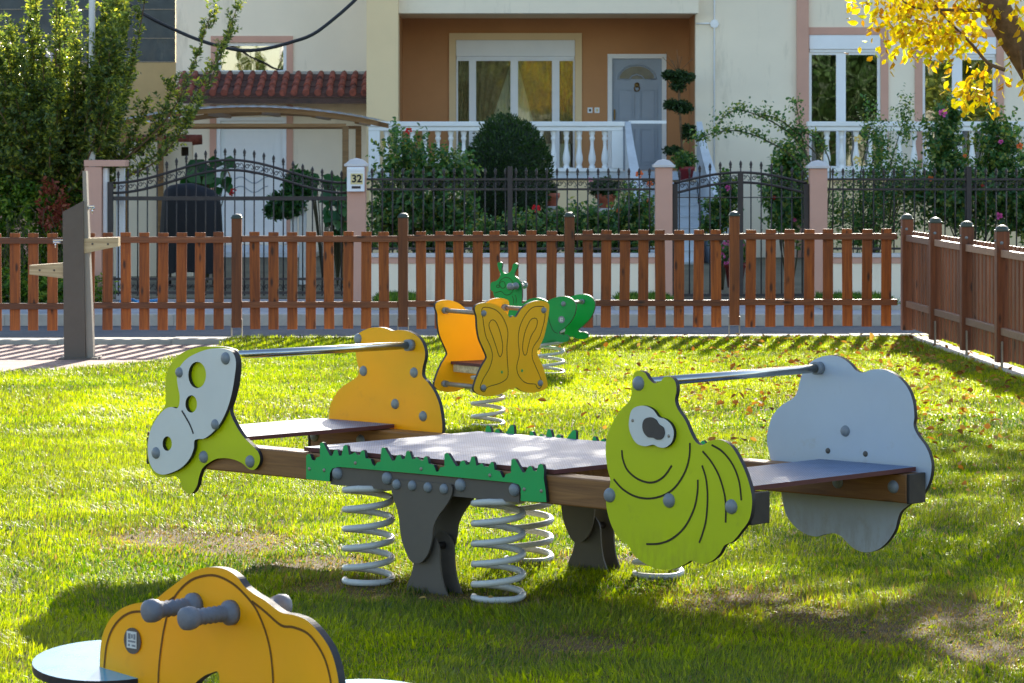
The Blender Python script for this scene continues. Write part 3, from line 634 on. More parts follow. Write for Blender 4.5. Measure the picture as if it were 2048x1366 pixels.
for i, x in enumerate(posts):
    p = link('post', post_me, pf, (x, FY + .02, .085 + fslope(x)))
    link('post_cap', cap_me, p, (x, FY + .02, 1.053 + fslope(x))); link('post_bracket', brk_me, p, (x, FY + .02, fslope(x)))
    x1 = (posts + [CORN])[i + 1]; nb = 8
    for k in range(nb):
        xx = x + (x1 - x) * (k + 1) / (nb + 1) if i < 6 else x + .145 + (x1 - x - .17) * k / (nb - .35)
        pk_ = link('picket', picket_me, pf, (xx + random.uniform(-.004, .004), FY + .03, .066 + fslope(xx) + random.uniform(-.003, .004)))
        pk_.rotation_euler = (random.uniform(-.004, .004), random.uniform(-.011, .011), 0)
    for z0, z1 in ((.842, .897), (.258, .312)):
        mb = MB(); f0 = fslope((x + x1) / 2)
        mb.box(x + .045, x1 - .045, FY - .018, FY + .0205, z0 + f0, z1 + f0, 0, .003)
        mb.build('rail', M['rail'], pf, loc=(x + .7 + i * 0.37, FY, z0))
# ---- right hand fence
DR = Vector((.0397, -1.0)).normalized(); NR = Vector((-DR.y, DR.x))          # NR points outward (right)
sf = thing('picket_fence', (CORN + .03, FY, 0), 'dark brown picket fence coming forward from the corner along the right edge of the lawn', 'fence', 'picket fences')
angR = math.atan2(DR.y, DR.x)
def rpt(t, n, z): return Vector((CORN + .045 + DR.x * t + NR.x * n, FY + .02 + DR.y * t + NR.y * n, z))
mb = MB(); mb.box(-.05, .05, -.05, .05, 0, .985, 0, .005); post2_me = meshonly('post', mb, M['post_d'])
mb = MB(); mb.box(-.0455, .0455, -.009, .009, 0, .867, 0, .003); picketd_me = meshonly('picket', mb, M['picket_d'])
mb = MB(); mb.box(-.053, .053, -.053, .053, 0, .012, 0, .003); mb.lathe([(.052, .012), (.051, .022), (.042, .036), (.024, .045), (0, .048)], Matrix.Identity(4), 16); dcap_me = meshonly('post_cap', mb, M['cap'])
mb = MB(); mb.box(-.028, .028, -.006, .006, -.05, .21, 0, .002); foot_me = meshonly('foot_bracket', mb, M['zinc'])
nbay = 10
for i in range(nbay + 1):
    t = 1.48 * i
    p = link('post', post2_me, sf, rpt(t, 0, .05), (0, 0, angR))
    link('post_cap', dcap_me, p).location = (0, 0, .985)
    if i:
        q = link('foot_bracket', foot_me, p); q.location = (.058, -.012, -.05)
    o = link('screw_cover', DOME, p); o.location = (0.012 if i else .02, -.052, .915); o.rotation_euler = (PI / 2, 0, 0); o.scale = (.011,) * 3
    o = link('screw_cover', DOME, p); o.location = (.052, -.012, .90); o.rotation_euler = (0, PI / 2, 0); o.scale = (.013,) * 3
    if i < nbay:
        for k in range(9):
            tt = t + 1.48 * (k + .75) / 9.5 + .03
            link('picket', picketd_me, sf, rpt(tt, .035, .066), (0, random.uniform(-.005, .005), angR))
        for z in (.87, .285):
            mb = MB()
            mb.box(-.69, .69, -.02, .02, -.028, .028, 0, .003)
            me = meshonly('rail', mb, M['rail2'] if 'rail2' in M else M['railg'])
            link('rail', me, sf, rpt(t + .74, -.0, z), (0, 0, angR))
# concrete footing strip
mb = MB(); a0, a1 = rpt(.25, -.06, 0), rpt(13, -.06, 0); b0, b1 = rpt(.25, .13, 0), rpt(13, .13, 0)
for z in (.012,): mb.face([Vector((p.x, p.y, z)) for p in (a0, a1, b1, b0)])
for p, q in ((a0, a1), (a1, b1), (b1, b0), (b0, a0)): mb.face([Vector((p.x, p.y, -.05)), Vector((q.x, q.y, -.05)), Vector((q.x, q.y, .012)), Vector((p.x, p.y, .012))])
M['concrete'] = surf('concrete', lin(176, 168, 156), 0.9, 0.12, 6, 0.3, 60, dirt=(4, .58, lin(110, 104, 92), .5))
tag(mb.build('concrete_strip', M['concrete']), 'narrow concrete strip on the lawn under the fence along the right edge', 'edging', None, 'structure')

# ---- drinking fountain
fY = 26.5; fs = F / fY
def fx(px): return wx(px, fY)
def fz(py): return wz(py, fY)
zg = -.055
df = thing('drinking_fountain', (fx(155), fY, zg), 'tall grey drinking fountain column with a tap and spout on either side', 'fountain')
mb = MB()
prof = [(fx(126), zg), (fx(172), zg), (fx(172), fz(360)), (fx(160), fz(403)), (fx(125), fz(424))]
prof = [(fx(130), zg), (fx(172), zg), (fx(160), fz(402)), (fx(124), fz(423))]
prof = [(fx(128), zg), (fx(171), zg), (fx(166), fz(402)), (fx(125), fz(424))]
F0 = [Vector((x, fY, z)) for x, z in prof]; B0 = [Vector((x, fY + .2, z)) for x, z in prof]
mb.face(F0); mb.face(B0[::-1])
for i in range(4): mb.face((F0[i], F0[(i + 1) % 4], B0[(i + 1) % 4], B0[i]))
mb.box(fx(118), fx(196), fY - .04, fY + .25, zg - .02, zg + .012, 0, .003)
mb.build('column', M['column'], df)
mb = MB()
q0, q1 = [(fx(171.5), zg + .012), (fx(186), zg + .012), (fx(171), fz(342)), (fx(164), fz(342))], None
F0 = [Vector((x, fY + .03, z)) for x, z in q0]; B0 = [Vector((x, fY + .15, z)) for x, z in q0]
mb.face(F0); mb.face(B0[::-1])
for i in range(4): mb.face((F0[i], F0[(i + 1) % 4], B0[(i + 1) % 4], B0[i]))
M['colside'] = surf('pale_column_side', lin(150, 142, 130), .5, .06, 4)
mb.build('side_panel', M['colside'], df)
def wedge(x0, x1, zt0, zt1, zb0, zb1, name):
    mb = MB()
    pr = [(fx(x0), fz(zb0)), (fx(x1), fz(zb1)), (fx(x1), fz(zt1)), (fx(x0), fz(zt0))]
    A = [Vector((x, fY + .02, z)) for x, z in pr]; Bk = [Vector((x, fY + .16, z)) for x, z in pr]
    mb.face(A); mb.face(Bk[::-1])
    for i in range(4): mb.face((A[i], A[(i + 1) % 4], Bk[(i + 1) % 4], Bk[i]))
    for u in (.3, .72):
        x = x0 + (x1 - x0) * u; z = (zt0 + zt1 + zb0 + zb1) / 4
        mb.lathe([(0, .002), (.009, .0015), (.009, 0)], Matrix.Translation((fx(x), fY + .02, fz(z))) @ Matrix.Rotation(PI / 2, 4, 'X'), 10, 1)
    return mb.build(name, [M['pale'], M['darksteel']], df)
wedge(162, 236, 477, 475, 508, 493, 'spout'); wedge(58, 127, 531, 526, 549, 557, 'spout')
def tap(x0, x1, py, s, name='tap'):
    mb = MB(); z = fz(py); y = fY + .07
    mb.tube([(fx(x0), y, z), (fx(x1), y, z)], .011, 10)
    mb.tube([(fx(x1 - 5 * s), y, z), (fx(x1 - 5 * s), y, z - .045)], .008, 10)
    mb.box(fx(x0), fx(x1), y - .016, y + .016, z + .011, z + .022, 1, .002)
    mb.build(name, [M['chrome'], M['chrome']], df)
tap(164, 187, 417, 1); tap(126, 104, 485, -1)

# ---- ground sheets
def poly_obj(name, pts, mat, label, cat=None, kind='structure', z=None, skirt=0.0, hole=None):
    mb = MB(); top = [Vector((p[0], p[1], z if z is not None else p[2])) for p in pts]
    mb.face(top)
    if skirt:
        for i in range(len(top)):
            a, b = top[i], top[(i + 1) % len(top)]
            mb.face((a, b, b - Vector((0, 0, skirt)), a - Vector((0, 0, skirt))))
    o = mb.build(name, mat); return tag(o, label, cat or name, None, kind)
def groundmat(name, stops, sc=3.0, rough=.95, bump=.6, bs=80):
    m, nt, b = newmat(name); tc = nd(nt, 'ShaderNodeTexCoord')
    n = nd(nt, 'ShaderNodeTexNoise', Scale=sc, Detail=8.0, Roughness=.7); nt.links.new(tc.outputs['Object'], n.inputs['Vector'])
    nt.links.new(ramp(nt, n.outputs['Fac'], stops), b.inputs['Base Color']); b.inputs['Roughness'].default_value = rough
    n2 = nd(nt, 'ShaderNodeTexNoise', Scale=bs, Detail=4.0); nt.links.new(tc.outputs['Object'], n2.inputs['Vector'])
    bp = nd(nt, 'ShaderNodeBump', Strength=bump, Distance=.02); nt.links.new(n2.outputs['Fac'], bp.inputs['Height']); nt.links.new(bp.outputs[0], b.inputs['Normal'])
    return m
M['soil'] = groundmat('thatch_soil', [(.3, lin(54, 40, 14)), (.55, lin(96, 72, 28)), (.75, lin(136, 104, 50))], 2.2)
M['asphalt'] = groundmat('asphalt', [(.3, lin(66, 68, 74)), (.7, lin(92, 94, 100))], 1.5, .85, .5, 150)
M['paving'] = groundmat('pavement', [(.3, lin(132, 132, 136)), (.7, lin(168, 168, 172))], 2.0, .8, .3, 60)
M['earth'] = groundmat('earth', [(.3, lin(84, 78, 60)), (.7, lin(120, 112, 88))], .4)
def brickmat():
    m, nt, b = newmat('brick_paving'); tc = nd(nt, 'ShaderNodeTexCoord'); v = nd(nt, 'ShaderNodeTexBrick', Scale=1.0)
    v.inputs['Brick Width'].default_value = .22; v.inputs['Row Height'].default_value = .11; v.inputs['Mortar Size'].default_value = .006
    v.inputs['Color1'].default_value = lin(140, 100, 90); v.inputs['Color2'].default_value = lin(166, 136, 124); v.inputs['Mortar'].default_value = lin(116, 100, 90)
    nt.links.new(tc.outputs['Object'], v.inputs['Vector']); nt.links.new(v.outputs[0], b.inputs['Base Color']); b.inputs['Roughness'].default_value = .85
    bp = nd(nt, 'ShaderNodeBump', Strength=.6, Distance=.006); bp.invert = True; nt.links.new(v.outputs['Fac'], bp.inputs['Height']); nt.links.new(bp.outputs[0], b.inputs['Normal'])
    return m
M['brick'] = brickmat()
poly_obj('ground', [(-400, -60), (400, -60), (400, 600), (-400, 600)], M['earth'], 'bare earth reaching out behind everything', z=-.50)
BND = [G(x, y) for x, y in ((0, 744), (150, 737), (300, 722), (400, 705), (440, 692), (452, 678))]
lawn = [(-9, 2, 0), (9.5, 2, 0), (9.5, 28.62, 0), (BND[-1].x + .05, 28.62, 0)] + [tuple(p) for p in BND[::-1]] + [(-9, BND[0].y - .3, 0)]
poly_obj('lawn', lawn, M['soil'], 'lawn soil under the grass', z=-.004, skirt=.3)
poly_obj('path', [(-10, 22, 0), (-1.5, 22, 0), (-1.5, 28.55, 0), (-10, 28.55, 0)], M['brick'], 'pinkish brick path left of the lawn', z=-.058)
mb = MB()
x = -10.0
while x < 9.5:
    mb.box(x, x + .998, 28.62, 28.98, -.6, .002 + fslope(x), 0, .005); x += 1.0
tag(mb.build('kerb', M['concrete']), 'pale concrete kerb below the back fence', 'kerb', None, 'structure')
poly_obj('road', [(-60, 28.9), (60, 28.9), (60, 38.5), (-60, 38.5)], M['asphalt'], 'grey asphalt road behind the fence', z=-.42)
mb = MB()
x = -14.0
while x < 14: mb.box(x, x + .998, 38.45, 38.62, -.6, -.285, 0, .005); x += 1.0
tag(mb.build('kerb', M['concrete']), 'kerb on the far side of the road', 'kerb', None, 'structure')
mb = MB(); mb.box(-40, 40, 38.622, 42.6, -.6, -.29); tag(mb.build('pavement', M['paving']), 'pale pavement before the garden walls', 'pavement', None, 'structure')
mb = MB(); mb.box(-40, 40, 42.604, 75, -.6, -.275); tag(mb.build('garden_ground', M['earth']), 'ground of the front gardens', 'ground', None, 'structure')

# ---- grass
def fbm(x, y, s, seed=0):
    out = np.zeros_like(x); a = 1.0; tot = 0
    r = np.random.default_rng(seed)
    for o in range(4):
        for k in range(4):
            th = r.uniform(0, 2 * PI); ph = r.uniform(0, 2 * PI); f = s * (2 ** o) * r.uniform(.7, 1.3)
            out += a * np.sin(f * (x * math.cos(th) + y * math.sin(th)) + ph) / 4
        tot += a; a *= .6
    return out / tot
def mesh_np(name, V_, quads, tris_, attrs, mats, smooth=False):
    me = bpy.data.meshes.new(name); nv = len(V_)
    me.vertices.add(nv); me.vertices.foreach_set('co', V_.astype(np.float32).ravel())
    nq, ntr = (0 if quads is None else len(quads)), (0 if tris_ is None else len(tris_))
    lv = np.concatenate([a.ravel() for a in (quads, tris_) if a is not None and len(a)]).astype(np.int32)
    me.loops.add(len(lv)); me.loops.foreach_set('vertex_index', lv)
    tot = np.concatenate([np.full(nq, 4), np.full(ntr, 3)]).astype(np.int32); st = np.concatenate([[0], np.cumsum(tot)[:-1]]).astype(np.int32)
    me.polygons.add(nq + ntr); me.polygons.foreach_set('loop_start', st)
    try: me.polygons.foreach_set('loop_total', tot)
    except Exception: pass
    for k, (typ, arr_) in attrs.items():
        a = me.attributes.new(k, typ, 'POINT'); a.data.foreach_set('color' if typ == 'FLOAT_COLOR' else 'value', arr_.astype(np.float32).ravel())
    me.update(calc_edges=True); me.validate()
    for m in aslist(mats): me.materials.append(m)
    return me
def grassmat():
    m, nt, b = newmat('grass_blade'); at = nd(nt, 'ShaderNodeAttribute', attribute_name='Col')
    nt.links.new(at.outputs['Color'], b.inputs['Base Color']); b.inputs['Roughness'].default_value = .45; b.inputs['Specular IOR Level'].default_value = .3
    g = nd(nt, 'ShaderNodeMix', data_type='RGBA', blend_type='MULTIPLY'); g.inputs[0].default_value = 1; g.clamp_result = False
    nt.links.new(at.outputs['Color'], g.inputs[6]); dm = nd(nt, 'ShaderNodeMix', data_type='RGBA'); nt.links.new(at.outputs['Alpha'], dm.inputs[0]); dm.inputs[6].default_value = (5.2, 3.95, .2, 1); dm.inputs[7].default_value = (1.5, 1.35, 1.0, 1); nt.links.new(dm.outputs[2], g.inputs[7])
    tr = nd(nt, 'ShaderNodeBsdfTranslucent'); nt.links.new(g.outputs[2], tr.inputs['Color'])
    mx = nd(nt, 'ShaderNodeMixShader', Fac=.6); nt.links.new(b.outputs[0], mx.inputs[1]); nt.links.new(tr.outputs[0], mx.inputs[2]); nt.links.new(mx.outputs[0], nt.nodes['Material Output'].inputs['Surface'])
    return m
M['grass'] = grassmat()
bnx = np.array([p.x for p in BND]); bny = np.array([p.y for p in BND])
DRY = [(480, 1085, .32, .35), (640, 1128, .28, .22), (330, 1075, .3, .3), (1490, 1200, .30, .22), (1620, 1235, .22, .2), (1760, 1262, .28, .28), (1420, 1215, .2, .15), (690, 1175, .3, .2), (1900, 1230, .3, .35), (1980, 1300, .3, .25), (1150, 1290, .25, .2), (745, 1190, .16, .12), (1000, 1205, .16, .12), (900, 1195, .2, .12), (1190, 1120, .25, .15)]
def dryness(x, y):
    d = np.zeros_like(x)
    for px, py, rx, ry in DRY:
        g = G(px, py); d = np.maximum(d, np.exp(-(((x - g.x) / rx) ** 2 + ((y - g.y) / (ry * 1.7)) ** 2) * 1.3))
    return d
def grass(bands):
    Vs, Cs, nb = [], [], 0
    tris3, Tn = [], 0
    for y0, y1, dens, w, h in bands:
        area = (y1 - y0) * 2 * (.165 * y1 + 1.3); n = int(dens * area)
        y = RNG.uniform(y0, y1, n); x = RNG.uniform(-1, 1, n) * (.165 * y1 + 1.3)
        ok = (np.abs(x) < .165 * y + 1.3)
        xb = np.interp(y, bny, bnx); ok &= ~((y > bny[0]) & (x < xb + RNG.normal(0, .03, n) + .02)) | (x > 0)
        ok &= ~((y > bny[0] - .1) & (x < bnx[0]))
        t_ = (y - FY - .02) / DR.y; off_ = x - (CORN + .045 + DR.x * t_); ok &= ~((off_ > -.05) & (off_ < .12) & (y < 28.6))
        dry = dryness(x, y) + .2 * fbm(x, y, 1.6, 3)
        clump = fbm(x, y, 5.0, 5); big = fbm(x, y, .8, 9)
        ok &= RNG.uniform(0, 1, n) > np.clip(dry - .42, 0, 1) * 1.0
        x, y, dry, clump, big = x[ok], y[ok], dry[ok], clump[ok], big[ok]; n = len(x)
        hh = h * (1 + .6 * clump + .3 * big + .9 * np.clip(fbm(x, y, 2.1, 21) - .25, 0, 1)) * RNG.uniform(.55, 1.25, n) * np.where(dry > .5, .55, 1.0)
        hh = np.clip(hh, .012, .12)
        az = 2.6 * fbm(x, y, 3.0, 31) * PI + RNG.normal(0, 1.1, n); th = np.radians(RNG.uniform(15, 88, n)) ; th = np.where(dry > .5, np.radians(RNG.uniform(45, 88, n)), th); ww = w * RNG.uniform(.7, 1.3, n)
        fx_, fy_ = np.cos(az), np.sin(az); sx, sy = -fy_, fx_
        b0 = np.stack([x, y, np.full(n, -.006)], 1)
        side = np.stack([sx, sy, np.zeros(n)], 1) * (ww / 2)[:, None]
        mid = b0 + np.stack([fx_ * np.sin(th * .55) * hh * .55, fy_ * np.sin(th * .55) * hh * .55, np.cos(th * .55) * hh * .55], 1)
        tip = b0 + np.stack([fx_ * np.sin(th) * hh, fy_ * np.sin(th) * hh, np.cos(th) * hh * .9 + .006], 1)
        Vb = np.stack([b0 - side, b0 + side, mid + side * .8, mid - side * .8, tip], 1)
        Vs.append(Vb.reshape(-1, 3)); nb += n
        g1, g2, g3 = np.array(lin(26, 58, 22)[:3]), np.array(lin(94, 114, 24)[:3]), np.array(lin(146, 128, 70)[:3])
        mixv = np.clip(.52 + .55 * big + .45 * clump + .28 * RNG.normal(0, 1, n), 0, 1)[:, None]
        col = g1 * (1 - mixv) + g2 * mixv
        isdry = (RNG.uniform(0, 1, n) < np.clip(.03 + dry * .62, .02, .75))[:, None]
        col = np.where(isdry, g3 * RNG.uniform(.6, 1.1, (n, 1)), col)
        c4 = np.concatenate([col, isdry * 1.0], 1)
        Cs.append(np.repeat(c4, 5, 0))
    V_ = np.concatenate(Vs); C_ = np.concatenate(Cs); i = np.arange(nb) * 5
    q = np.stack([i, i + 1, i + 2, i + 3], 1); t = np.stack([i + 3, i + 2, i + 4], 1)
    return mesh_np('grass', V_, q, t, {'Col': ('FLOAT_COLOR', C_)}, M['grass'])
GQ = globals().get('GRASS_Q', 1.0)
o = link('grass', grass([(8.0, 13.0, 12500 * GQ, .003, .033), (8.0, 14.0, 260 * GQ, .014, .034), (13.0, 19.0, 8000 * GQ, .0036, .034), (19.0, 28.7, 4200 * GQ, .0054, .036)]))
tag(o, 'sunlit green grass of the lawn with dry patches', 'grass', None, 'stuff')
# fallen leaves
def leafquads(P, D, Nn, L, Wd, var, mat, name):
    """P base points, D directions, Nn normals; each leaf folded along its rib"""
    n = len(P); D = D / np.linalg.norm(D, axis=1, keepdims=True); S = np.cross(D, Nn); S /= np.linalg.norm(S, axis=1, keepdims=True) + 1e-9
    Nn = np.cross(S, D); L = L[:, None]; Wd = Wd[:, None]
    cu = RNG.uniform(-.05, .3, (n, 1)); k = L * cu
    V_ = np.stack([P, P + D * L * .28 + S * Wd * .43 + Nn * Wd * .12, P + D * L * .62 + S * Wd * .40 + Nn * (Wd * .12 - k * .4), P + D * L * (1 - cu * .2) - Nn * k, P + D * L * .62 - S * Wd * .40 + Nn * (Wd * .12 - k * .4), P + D * L * .28 - S * Wd * .43 + Nn * Wd * .12], 1).reshape(-1, 3)
    i = np.arange(n) * 6
    t = np.concatenate([np.stack([i, i + 1, i + 2], 1), np.stack([i, i + 2, i + 3], 1), np.stack([i, i + 3, i + 4], 1), np.stack([i, i + 4, i + 5], 1)])
    return mesh_np(name, V_, None, t, {'var': ('FLOAT', np.repeat(var, 6))}, mat)
M['l_fallen'] = leafmat('fallen_leaf', lin(96, 62, 30), lin(148, 100, 48), lin(186, 154, 92), .35, .7, 1.2, .15)
n = 1000
px = np.concatenate([RNG.normal(1700, 260, n), RNG.uniform(900, 2100, 260), RNG.uniform(300, 1100, 40)]); py = np.concatenate([672 + np.abs(RNG.normal(0, 110, n)), RNG.uniform(680, 1000, 260), RNG.uniform(760, 1300, 40)])
ok = (py > 678) & (px > 200); px, py = px[ok], py[ok]
Y = CH * F / (py - HY); X = (px - CX) * Y / F; ok = (Y < 28.4) & (X < CORN + .05 + (FY - Y) * .0397 + 1.5) & (px > 900) | ((py > 760) & (px < 1100)); X, Y = X[ok], Y[ok]; n = len(X)
P = np.stack([X, Y, RNG.uniform(.028, .055, n)], 1); D = RNG.normal(0, 1, (n, 3)); D[:, 2] *= .35
Nn = RNG.normal(0, .5, (n, 3)); Nn[:, 2] = 1
o = link('fallen_leaves', leafquads(P, D, Nn, RNG.uniform(.03, .07, n) * np.clip(Y / 20, .5, 1), RNG.uniform(.022, .05, n) * np.clip(Y / 20, .5, 1), RNG.uniform(0, 1, n), M['l_fallen'], 'fallen_leaves'))
tag(o, 'dry brown leaves scattered over the lawn', 'leaves', None, 'stuff')
# ================================================================== HOUSE AND STREET FRONT
def holed_wall(mb, x0, x1, z0, z1, Y, th, holes=(), mi=0):
    xs = sorted({x0, x1, *[h[0] for h in holes], *[h[1] for h in holes]}); zs = sorted({z0, z1, *[h[2] for h in holes], *[h[3] for h in holes]})
    xs = [x for x in xs if x0 <= x <= x1]; zs = [z for z in zs if z0 <= z <= z1]
    vs = {}
    def v(i, j):
        if (i, j) not in vs: vs[i, j] = mb.bm.verts.new((xs[i], Y, zs[j]))
        return vs[i, j]
    fs = []
    for i in range(len(xs) - 1):
        for j in range(len(zs) - 1):
            cx, cz = (xs[i] + xs[i + 1]) / 2, (zs[j] + zs[j + 1]) / 2
            if any(h[0] < cx < h[1] and h[2] < cz < h[3] for h in holes): continue
            f = mb.bm.faces.new((v(i, j), v(i + 1, j), v(i + 1, j + 1), v(i, j + 1))); f.material_index = mi; fs.append(f)
    r = bmesh.ops.extrude_face_region(mb.bm, geom=fs)
    bmesh.ops.translate(mb.bm, vec=(0, th, 0), verts=[e for e in r['geom'] if isinstance(e, bmesh.types.BMVert)])
    for e in r['geom']:
        if isinstance(e, bmesh.types.BMFace): e.material_index = mi
YH, YA, YP, YB = 59.0, 60.0, 61.3, 57.6
FL = wz(343, YB)                                            # porch floor
house = thing('house', (wx(1024, YH), YH, -.275), 'cream house with a raised ochre porch, white balustrades and a tiled canopy', 'house')
def hx(px, Y=YH): return wx(px, Y)
TOP, TOPA = 9.6, 8.3
# openings
Wm = (hx(912, YP), hx(1150, YP), FL + .02, wz(80, YP)); Dm = (hx(1215, YP), hx(1333, YP), FL + .005, wz(108, YP))
W1 = (hx(1618), hx(1761), FL + .04, wz(70, YH)); W2 = (hx(1845), hx(1992), FL + .04, wz(74, YH))
Wa = (hx(435, YA), hx(573, YA), wz(147, YA), wz(85, YA)); Da = (hx(433, YA), hx(573, YA), -.05, wz(234, YA))
mb = MB()
pxL, pxR = hx(797), hx(1391)
holed_wall(mb, hx(735), 14.0, -.3, TOP, YH, .25, [(pxL, pxR, FL, wz(27, YH)), W1, W2])
mb.box(13.99, 14.24, YH, 68, -.3, TOP); mb.box(hx(735), 14.24, 68, 68.25, -.3, TOP); mb.box(hx(735), 14.24, YH, 68.25, TOP, TOP + .2)
mb.box(hx(735), hx(735) + .25, YH + .25, 68, -.3, TOP)
mb.build('wall', M['cream'], house)
mb = MB(); holed_wall(mb, hx(352, YA), hx(735) + .1, -.3, TOPA, YA, .25, [Wa, Da]); mb.box(hx(352, YA), hx(352, YA) + .25, YA + .25, 68, -.3, TOPA)
mb.box(hx(352, YA), hx(735), 68, 68.25, -.3, TOPA); mb.box(hx(352, YA), hx(735) - .02, YA, 68.25, TOPA, TOPA + .2)
mb.build('wall', M['cream'], house)
mb = MB(); mb.box(wx(733, 58.2), wx(796, 58.2), 58.2, 58.996, -.3, TOP); mb.build('pilaster', M['creamy'], house)
mb = MB(); mb.box(hx(1593), hx(1616.5), 58.9, 58.997, -.3, TOP); mb.build('pilaster', M['pinkr'], house)
mb = MB(); mb.box(wx(795, 58.7), wx(1396, 58.7), 58.55, 58.996, wz(27, 58.7), wz(27, 58.7) + 1.0)
mb.build('porch_beam', M['whitep'] if 0 else M['cream'], house)
# porch interior
mb = MB(); holed_wall(mb, pxL - .3, pxR + .3, FL - .1, wz(27, YH) + .1, YP, .2, [Wm, Dm]); mb.box(pxL - .2, pxL - .003, YH + .253, YP, FL, wz(27, YH)); mb.box(pxR + .003, pxR + .2, YH + .253, YP, FL, wz(27, YH))
mb.build('porch_wall', M['ochre'], house)
mb = MB(); mb.box(pxL - .3, pxR + .3, YH + .25, YP, wz(27, YH) + .003, wz(27, YH) + .15); mb.build('porch_ceiling', M['creamy'], house)
mb = MB(); mb.box(hx(735, YB), hx(1396, YB), YB + .05, YP + .2, FL - .15, FL - .003); mb.build('porch_floor', M['marble'], house)
mb = MB(); mb.box(hx(737, YB), hx(1246, YB), YB + .1, 58.19, -.3, FL - .153); mb.box(hx(1620, YB), 14, YB + .1, 58.89, -.3, FL - .153)
mb.build('porch_base', M['creamy'], house)
mb = MB(); mb.box(hx(1612, YB), 14, YB + .04, 58.995, FL - .15, FL - .003); mb.build('balcony_floor', M['marble'], house)

def frame_rect(mb, x0, x1, z0, z1, w, y0, y1, mi=0, bottom=True):
    mb.box(x0, x0 + w, y0, y1, z0, z1, mi); mb.box(x1 - w, x1, y0, y1, z0, z1, mi)
    mb.box(x0 + w, x1 - w, y0, y1, z1 - w, z1, mi)
    if bottom: mb.box(x0 + w, x1 - w, y0, y1, z0, z0 + w, mi)
def window(op, Y, mull, boxh, trim, tw, label=None, glass='glass', fw=.035):
    x0, x1, z0, z1 = op
    mb = MB(); zt = z1 - boxh
    frame_rect(mb, x0 + .002, x1 - .002, z0, zt, fw, Y + .05, Y + .11)
    for a, b in mull: mb.box(a, b, Y + .045, Y + .105, z0 + fw, zt - fw)
    o = mb.build('window', M['upvc'], house)
    if label: o['label'] = label
    mb = MB(); mb.box(x0 + fw, x1 - fw, Y + .078, Y + .082, z0 + fw, zt - fw); mb.build('pane', M[glass], o)
    if boxh > .05:
        mb = MB(); mb.box(x0 + .002, x1 - .002, Y - .03, Y + .12, zt + .05, z1 - .002, 0, .006); mb.box(x0 + .012, x1 - .012, Y + .01, Y + .1, zt, zt + .048); mb.build('shutter_box', M['upvc'], o)
    if trim:
        mb = MB(); y0, y1 = Y - .035, Y - .002
        mb.box(x0 - tw, x0 - .002, y0, y1, z0, z1 + tw); mb.box(x1 + .002, x1 + tw, y0, y1, z0, z1 + tw); mb.box(x0 - .002, x1 + .002, y0, y1, z1 + .002, z1 + tw)
        mb.build('trim', M[trim], o)
    return o
def P_(px, Y): return wx(px, Y)
wm = window(Wm, YP, [(P_(938, YP), P_(952, YP)), (P_(1021, YP), P_(1036, YP)), (P_(1104, YP), P_(1119, YP))], wz(80, YP) - wz(118, YP), 'creamy', .13, 'wide porch window with tied back curtains')
def cloth(x0f, x1f, z0, z1, Y, folds, amp, mat, parent, name, n=60, rows=10):
    mb = MB(); g = []
    for j in range(rows + 1):
        t = j / rows; z = z1 + (z0 - z1) * t; a, b = x0f(t), x1f(t); row = []
        for i in range(n + 1):
            s = i / n; row.append(mb.bm.verts.new((a + (b - a) * s, Y + amp * math.sin(s * folds * 2 * PI + .6 * math.sin(5 * t)), z)))
        g.append(row)
    for j in range(rows):
        for i in range(n):
            f = mb.bm.faces.new((g[j][i], g[j][i + 1], g[j + 1][i + 1], g[j + 1][i])); f.smooth = True
    return mb.build(name, M[mat], parent)
zt = wz(118, YP); lerp = lambda a, b: (lambda t: a + (b - a) * t)
cloth(lerp(P_(916, YP), P_(916, YP)), lerp(P_(1142, YP), P_(1142, YP)), FL + .05, zt, YP + .185, 22, .018, 'sheer', wm, 'sheer_curtain', 160, 2)
ez = wz(250, YP)
for a0, a1, b0, b1 in ((952, 954, 1024, 968), (1034, 1078, 1108, 1106), (914, 905, 950, 930), (1100, 1120, 1150, 1146)):
    ext = 1.25
    cloth(lerp(P_(a0, YP), P_(a1, YP)), lerp(P_(b0, YP), P_(b1, YP)), ez - .35, zt, YP + .14, 4, .02, 'drape', wm, 'drape', 40, 8)
RM1 = [(P_(1673, YH), P_(1692, YH))]; RM2 = [(P_(1905, YH), P_(1925, YH))]
window(W1, YH, RM1, wz(70, YH) - wz(104, YH), 'ochre2' if 'ochre2' in M else 'pinkr', .14, 'tall window left of the two behind the right balcony', 'darkglass', .05)
window(W2, YH, RM2, wz(74, YH) - wz(114, YH), 'pinkr', .14, 'tall window partly hidden by yellow leaves', 'darkglass', .05)
window(Wa, YA, [], .0, 'pinkr', .12, 'small low window above the tiled canopy', 'darkglass', .06)
# net curtain behind right windows
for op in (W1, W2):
    cloth(lerp(op[0], op[0]), lerp(op[1], op[1]), op[2], op[3] - .3, YH + .55, 9, .02, 'room', house.children[-1], 'curtain', 60, 2)
